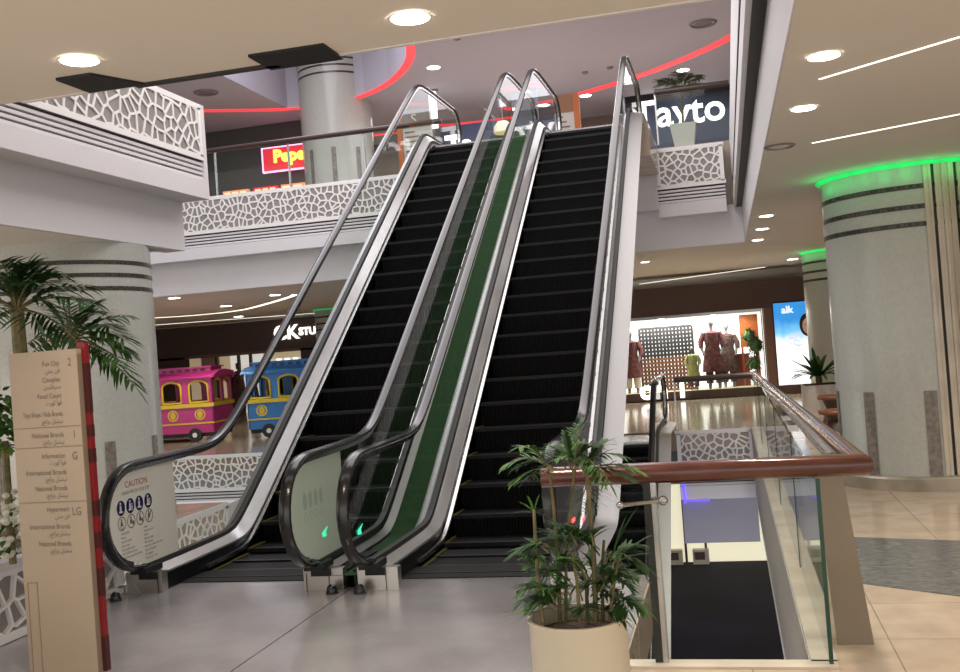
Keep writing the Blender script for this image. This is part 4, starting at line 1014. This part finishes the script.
# ------------------------------------------------------------------ upper floor
# signs
def signboard(name, x0, x1, y, z0, z1, m, label, cat='sign', d=.12):
    t = thing(name, label, cat, ((x0 + x1) / 2, y, z0)); b = MB(); b.box(x0, x1, y, y + d, z0, z1); return t, b.build('board', m, t)
t, b = signboard('sign_or_reflection', -1.95, 3.0, 24.3, 5.4, 7.05, NAVY, 'navy shop sign with big white lit letters behind the palm upstairs')
text('shop_lettering', 'Tayto', .92, LETTER, (-1.80, 24.27, 6.40), (1, 0, 0), (0, 0, 1), b, bold=.012, depth=.02)
m = MB(); m.box(-1.95, 3.0, 24.26, 24.34, 7.05, 7.2); m.build('cornice', BLACK, t)
t, b = signboard('food_sign', -10.25, -8.6, 21.8, 5.98, 6.50, SIGNRED, 'red lit food shop sign with yellow letters upstairs at the left')
m = MB(); m.box(-10.28, -8.57, 21.82, 21.9, 5.945, 5.975); m.box(-10.28, -8.57, 21.82, 21.9, 6.505, 6.535); m.box(-10.30, -10.26, 21.82, 21.9, 5.945, 6.535); m.build('neon_border', mat('neon_pink', (.9, .5, .8), .5, emit=(1, .45, .85), es=1.6), t)
text('shop_lettering', "Pepe'", .40, SIGNYEL, (-9.98, 21.77, 6.16), (1, 0, 0), (0, 0, 1), b, bold=.02, depth=.01)
text('shop_lettering', "Piz", .17, SIGNYEL, (-9.0, 21.77, 6.03), (1, 0, 0), (0, 0, 1), b, bold=.008)
t, b = signboard('food_shop', -14, -9.05, 22.3, ZU + .01, 7.19, GREYDARK, 'dark recessed food shop front upstairs at the left', 'shop')
b.data.vertices[0].co.z += 0
for i, (x0, x1) in enumerate(((-11.4, -10.75), (-10.6, -10.0), (-9.9, -9.0))):
    t2, b2 = signboard('menu_board', x0, x1, 21.9, 5.42, 5.64, SIGNRED if i % 2 else mat('menu_orange', (.6, .2, .1), .5, emit=(1, .35, .15), es=.8), ('leftmost lit menu board under the red food sign', 'middle lit menu board under the red food sign', 'rightmost lit menu board under the red food sign')[i])
    m = MB()
    for q in range(3): m.box(x0 + .05 + q * (x1 - x0) / 3.2, x0 + .05 + (q + .7) * (x1 - x0) / 3.2, 21.88, 21.9, 5.46, 5.60)
    m.build('menu_picture', mat('menu_cream', (.8, .7, .4), .5, emit=(1, .85, .5), es=.8), t2)
# hanging blade sign and navy boards imitating sign reflections in glass
t, b = signboard('blade_sign', -5.95, -5.80, 21.2, 6.35, 7.15, mat('blade_white', (.9, .9, .92), .5, emit=(.9, .93, 1), es=1.5), 'narrow white lit blade sign hanging upstairs above the left escalator', d=.1)
m = MB(); m.box(-6.0, -5.75, 21.2, 21.3, 7.15, 7.2); m.build('hanger', TRIMG, t)
t, b = signboard('sign_or_reflection', -6.05, -4.75, 22.4, 5.3, 6.62, NAVY, 'navy board imitating a reflected sign with a white T shape behind the left escalator top')
text('shop_lettering', 'Ta', .62, LETTER, (-5.95, 22.37, 5.95), (1, 0, 0), (0, 0, 1), b, bold=.03)
t, b = signboard('sign_or_reflection', -4.35, -3.05, 23.4, 5.5, 6.7, NAVY, 'navy board imitating a reflected sign with white letters between the two escalator tops')  # board added for lettering mirrored in the balustrade glass
text('shop_lettering', 'Va', .55, LETTER, (-4.2, 23.37, 6.02), (1, 0, 0), (0, 0, 1), b, bold=.03)
def stand(x, y, z1, w, label, top, side, sgn):
    t = thing('standing_directory', label, 'sign', (x, y, ZU))
    m = MB(); m.box(x - w / 2, x + w / 2, y, y + .1, ZU, z1); bb = m.build('panel', mat('paper_panel', (.62, .60, .57), .5), t)
    m = MB(); m.box(x + sgn * w / 2 - (.1 if sgn < 0 else 0), x + sgn * w / 2 + (.1 if sgn > 0 else 0), y - .02, y + .12, ZU, z1); m.build('side_strip', side, t)
    m = MB(); m.box(x - w / 2, x + w / 2, y - .012, y, z1 - .33, z1); m.build('picture', top, t)
    m = MB()
    for q in range(9): m.box(x - w * .42, x - w * .42 + w * (.35 + (q * 7 % 5) * .08), y - .012, y, z1 - .42 - q * .09, z1 - .395 - q * .09)
    m.build('printed_lines', INK, t)
    return t
stand(-2.56, 18.1, 5.94, .36, 'standing directory with an orange side strip at the right escalator top', mat('pic_brown', (.30, .14, .07), .5), ORANGE, 1)
sdl = stand(-5.33, 18.0, 6.0, .55, 'standing directory with grey picture panel beside the left escalator top', mat('pic_grey', (.20, .20, .18), .5), ORANGE, -1)
text('sign_lettering', 'S', .26, CAPW, tuple(P(411, 124, 17.98)), (1, 0, 0), (0, 0, 1), sdl)
t = thing('white_banner', 'plain white banner panel behind the right escalator left handrail upstairs', 'banner', (-3.35, 18.6, ZU)); m = MB(); m.box(-3.6, -3.12, 18.6, 18.66, ZU, 6.25); m.build('cloth', mat('banner_cloth', (.30, .30, .36), .7), t); m = MB(); m.box(-3.62, -3.1, 18.58, 18.68, 6.25, 6.29); m.build('top_bar', TRIMG, t)
dl = P(503, 128, 22.0)
t = thing('dome_lamp', 'cream dome lamp glowing upstairs between the two escalators', 'lamp', tuple(dl))
MB().lathe([(.01, .16), (.12, .14), (.2, .04), (.22, -.10), (.2, -.12)], tuple(dl), 24).build('lamp_shade', mat('lamp_cream', (.7, .66, .42), .5, emit=(.85, .8, .5), es=.35), t, smooth=True)
MB().tube([(dl.x, dl.y, dl.z + .15), (dl.x, dl.y, ZC2)], .012, 6).build('cord', VENT, t)
# upstairs planter and palm
t = thing('tapered_planter', 'tapered white planter on the upper ledge at the right', 'planter', (-.42, 15.95, ZU))
m = MB(); v = []
for z, a in ((ZU - .06, .14), (ZU + .32, .20)): v += [(-.42 - a, 15.95 - a, z), (-.42 + a, 15.95 - a, z), (-.42 + a, 15.95 + a, z), (-.42 - a, 15.95 + a, z)]
m.add(v, [(3, 2, 1, 0), (0, 1, 5, 4), (1, 2, 6, 5), (2, 3, 7, 6), (3, 0, 4, 7)]); m.build('box', POTW, t); m = MB(); m.box(-.60, -.24, 15.77, 16.13, ZU + .26, ZU + .28); m.build('soil', SOIL, t)
palm(-.42, 15.95, ZU + .28, .62, .4, 'dark palm standing in the tapered white planter upstairs', n=13, L=.50, seed=14, mtl=LEAFD, ll=.16, arch=.4, trunk=.02)

# ------------------------------------------------------------------ red cove strips on the upper ceiling
def cove(pts, label, w=.12, m=REDLED):
    P_ = [Vector(p) for p in pts]
    # smooth the polyline
    for _ in range(3):
        Q = [P_[0]]
        for i in range(len(P_) - 1): Q += [P_[i].lerp(P_[i + 1], .25), P_[i].lerp(P_[i + 1], .75)]
        P_ = Q + [P_[-1]]
    mb = MB(); mb.sweep(P_, [(-w / 2, -.05), (w / 2, -.05), (w / 2, .03), (-w / 2, .03)], side=(0, 0, 1)) if False else None
    L_, R_ = [], []
    for i, p in enumerate(P_):
        tg = (P_[min(i + 1, len(P_) - 1)] - P_[max(i - 1, 0)]).normalized(); s = tg.cross(Vector((0, 0, 1))).normalized()
        L_.append(p + s * w / 2); R_.append(p - s * w / 2)
    mb.ribbon(L_, R_); mb.ribbon([q + Vector((0, 0, .02)) for q in L_], L_)
    o = mb.build('cove_light', m); tag(o, label, 'cove light'); return o
zc = ZC2 - .02
cove([(-12.5, 19.6, zc), (-11.2, 20.2, zc), (-10.2, 20.75, zc)] + [(x, y + .09, zc) for x, y in TRAY], 'curved red cove light on the upper ceiling around the column', .17)
cove([(-12.5, 23.4, zc), (-11.2, 24.1, zc), (-9.4, 24.8, zc), (-7.2, 24.9, zc)], 'fainter far red cove light above the food sign', .14)
cove([(-4.8, 23.9, zc), (-3.8, 23.7, zc), (-2.9, 23.35, zc), (-1.5, 22.5, zc), (-.5, 21.6, zc), (.4, 20.6, zc), (1.2, 19.2, zc)], 'curved red cove light on the upper ceiling above the navy sign', .22)
cove([(-7.0, 24.6, zc), (-5.8, 24.9, zc), (-4.6, 24.8, zc)], 'short far red cove light between the escalator tops', .2)
# upper ceiling fittings
for i, (x, y, lb) in enumerate(((-5.35, 19.6, 'round downlight on the upper ceiling just right of the left red curve'), (-2.8, 23.6, 'round downlight on the upper ceiling left of the right red curve'), (-.5, 22.46, 'nearer downlight above the upstairs palm'), (-.68, 24.0, 'farther downlight above the upstairs palm'))):
    downlight(x, y, ZC2, .13, lb, 'downlights of the upper ceiling')
for x, y, zq, lb in ((-10.12, 19.02, ZC2, 'oval air diffuser on the upper ceiling at the left'), (0.0, 19.23, ZC2, 'oval air diffuser on the upper ceiling at the right')):
    t = thing('air_diffuser', lb, 'air vent', (x, y, zq))
    MB().lathe([(.20, -.012), (.23, -.035), (.26, -.004)], (x, y, zq), 28).build('outer_ring', VENT, t, smooth=True)
    MB().lathe([(.01, -.02), (.10, -.03), (.16, -.012)], (x, y, zq), 28).build('inner_cone', VENT, t, smooth=True)
for x, y in ((-2.53, 21.52), (-1.98, 21.4), (-4.41, 17.96)):
    m = MB().lathe([(.07, 0), (.07, -.02), (.04, -.045), (.001, -.05)], (x, y, ZC2), 16)
    tag(m.build('smoke_detector', VENT, smooth=True), {-2.53: 'small dark detector on the upper ceiling left of the right handrail', -1.98: 'small dark detector beside the right escalator handrail top', -4.41: 'tiny dark detector in the middle of the upper ceiling'}[x], 'detector')

# ------------------------------------------------------------------ ceiling lights of the ground floor
DL = [(-2.49, 3.63, .075, 'left downlight in the near ceiling'), (-1.10, 3.74, .075, 'middle downlight in the near ceiling, above the escalators'),
      (.56, 5.19, .075, 'nearest downlight in the right ceiling'), (.55, 6.38, .07, 'second downlight in the right ceiling, nearer the light line'),
      (.55, 12.34, .075, 'third downlight along the right ceiling edge'), (.56, 13.94, .075, 'fourth downlight along the right ceiling edge'), (.55, 15.63, .075, 'fifth downlight along the right ceiling edge'),
      (1.38, 21.0, .1, 'downlight beside the green-lit middle column'), (-1.31, 18.07, .07, 'downlight above the far railing near the escalator side'),
      (-9.62, 16.35, .1, 'nearest downlight in the far left ceiling'), (-10.43, 19.82, .12, 'middle downlight in the far left ceiling'), (-8.37, 17.89, .1, 'right downlight in the far left ceiling beside the curved line'), (-12.6, 24.6, .12, 'farthest downlight in the far left ceiling')]
for x, y, r_, lb in DL: downlight(x, y, ZC, r_, lb, 'downlights of the ground floor ceiling')
def light_line(pts, label, w=.035): return cove([(x, y, ZC - .004) for x, y in pts], label, w, LINE)
light_line([(.58, 5.67), (1.3, 5.06), (2.2, 4.3)], 'nearer thin light line in the right ceiling', .014)
light_line([(.70, 7.65), (1.6, 7.18), (2.6, 6.66)], 'farther thin light line in the right ceiling', .018)
light_line([(-2.03, 25.59), (-.6, 24.2), (.91, 22.9)], 'far thin light line in the ceiling before the clothes shop', .06)
light_line([(-13.9, 21.3), (-12.9, 22.3), (-11.28, 22.11), (-9.55, 20.13), (-8.32, 18.61), (-8.1, 18.2)], 'curved light line in the far left ceiling', .12)
light_line([(-15.49, 25.21), (-13.6, 25.6), (-11.8, 26.09), (-9.0, 26.6)], 'straight far light line above the brown shop fascia', .08)
t = thing('air_diffuser', 'small round air vent in the right ceiling', 'air vent', (.47, 7.62, ZC))
MB().lathe([(.085, -.004), (.10, -.014), (.115, -.003)], (.47, 7.62, ZC), 24).build('outer_ring', VENT, t, smooth=True); MB().lathe([(.01, -.008), (.05, -.012), (.07, -.004)], (.47, 7.62, ZC), 20).build('inner_cone', CEIL, t, smooth=True)

# ------------------------------------------------------------------ lights
def area(name, loc, rot, sx, sy, power, col=(1, .92, .82)):
    l = bpy.data.lights.new(name, 'AREA'); l.shape = 'RECTANGLE'; l.size = sx; l.size_y = sy; l.energy = power; l.color = col
    o = bpy.data.objects.new(name, l); COL.objects.link(o); o.location = loc; o.rotation_euler = rot; return o
def spot(name, loc, power, ang=110, col=(1, .9, .76), rad=.07):
    l = bpy.data.lights.new(name, 'SPOT'); l.energy = power; l.spot_size = radians(ang); l.spot_blend = .7; l.color = col; l.shadow_soft_size = rad
    o = bpy.data.objects.new(name, l); COL.objects.link(o); o.location = loc; return o
def point(name, loc, power, col, rad=.1):
    l = bpy.data.lights.new(name, 'POINT'); l.energy = power; l.color = col; l.shadow_soft_size = rad
    o = bpy.data.objects.new(name, l); COL.objects.link(o); o.location = loc; return o
for x, y, r_, lb in DL[:9]: spot('downlight_lamp', (x, y, ZC - .03), 110)
for x, y in ((-.3, 1.5), (-3, 1.2), (2.4, 4.0), (2.6, 7.2), (-6.8, 6.8), (3.2, 13), (-3.2, -.5), (1.2, 1.2)): spot('downlight_lamp', (x, y, ZC - .03), 130)
for x, y in ((-10, 17.5), (-12, 21), (-7, 22), (-3, 21), (1, 20), (-14, 18)): spot('downlight_lamp', (x, y, ZC - .03), 160)
area('atrium_fill', (-2.6, 10.5, ZC2 - .1), (0, 0, 0), 5, 8, 420, (1, .93, .92))  # broad fill added to brighten the open hall, no fitting behind it
area('upper_hall_fill', (-3.6, 20.5, ZC2 - .15), (0, 0, 0), 3, 5, 200, (.92, .9, 1))  # added fill without a fitting, lifts the upper hall
area('tray_fill', (-7.25, 14.5, 8.65), (0, 0, 0), 3, 8, 300, (.95, .93, 1))  # unseen fill added because the raised ceiling came out dark
area('side_hall_fill', (-12, 15, ZC2 - .1), (0, 0, 0), 4, 6, 120, (.95, .93, 1))  # added fill for the left side, not a lamp of the hall
area('food_hall_fill', (-10, 24, ZC2 - .1), (0, 0, 0), 6, 2.5, 90, (1, .92, .9))  # added fill over the back of the upper floor
area('upper_hall_fill', (0, 20, ZC2 - .15), (0, 0, 0), 5, 5, 160, (.9, .92, 1))  # second added fill, cool tint for the upper floor
area('shop_light', (-.9, 22.85, 1.78), (0, 0, 0), 2.6, .3, 75, (1, .95, .88))
area('lower_hall_light', (-4, 20, -.5), (0, 0, 0), 6, 5, 25, (.9, .8, 1))
area('neon_spill', (-.2, 14.2, -3.4), (radians(115), 0, 0), 2.5, 1.5, 24, (.68, .62, 1))
for cx, cy, cr in ((1.70, 9.90, .75), (2.31, 19.5, .87)):
    for k in range(11):
        a = -2.95 + k * .24
        point('cove_glow', (cx + (cr + .09) * cos(a), cy + (cr + .09) * sin(a), ZC - .09), .26, (.01, 1, .22), .06)
W = bpy.data.worlds.new('world'); SC.world = W; W.use_nodes = True
W.node_tree.nodes['Background'].inputs['Color'].default_value = (.95, .92, .88, 1); W.node_tree.nodes['Background'].inputs['Strength'].default_value = 1.65
SC.view_settings.view_transform = 'Standard'; SC.view_settings.look = 'None'; SC.view_settings.exposure = 0
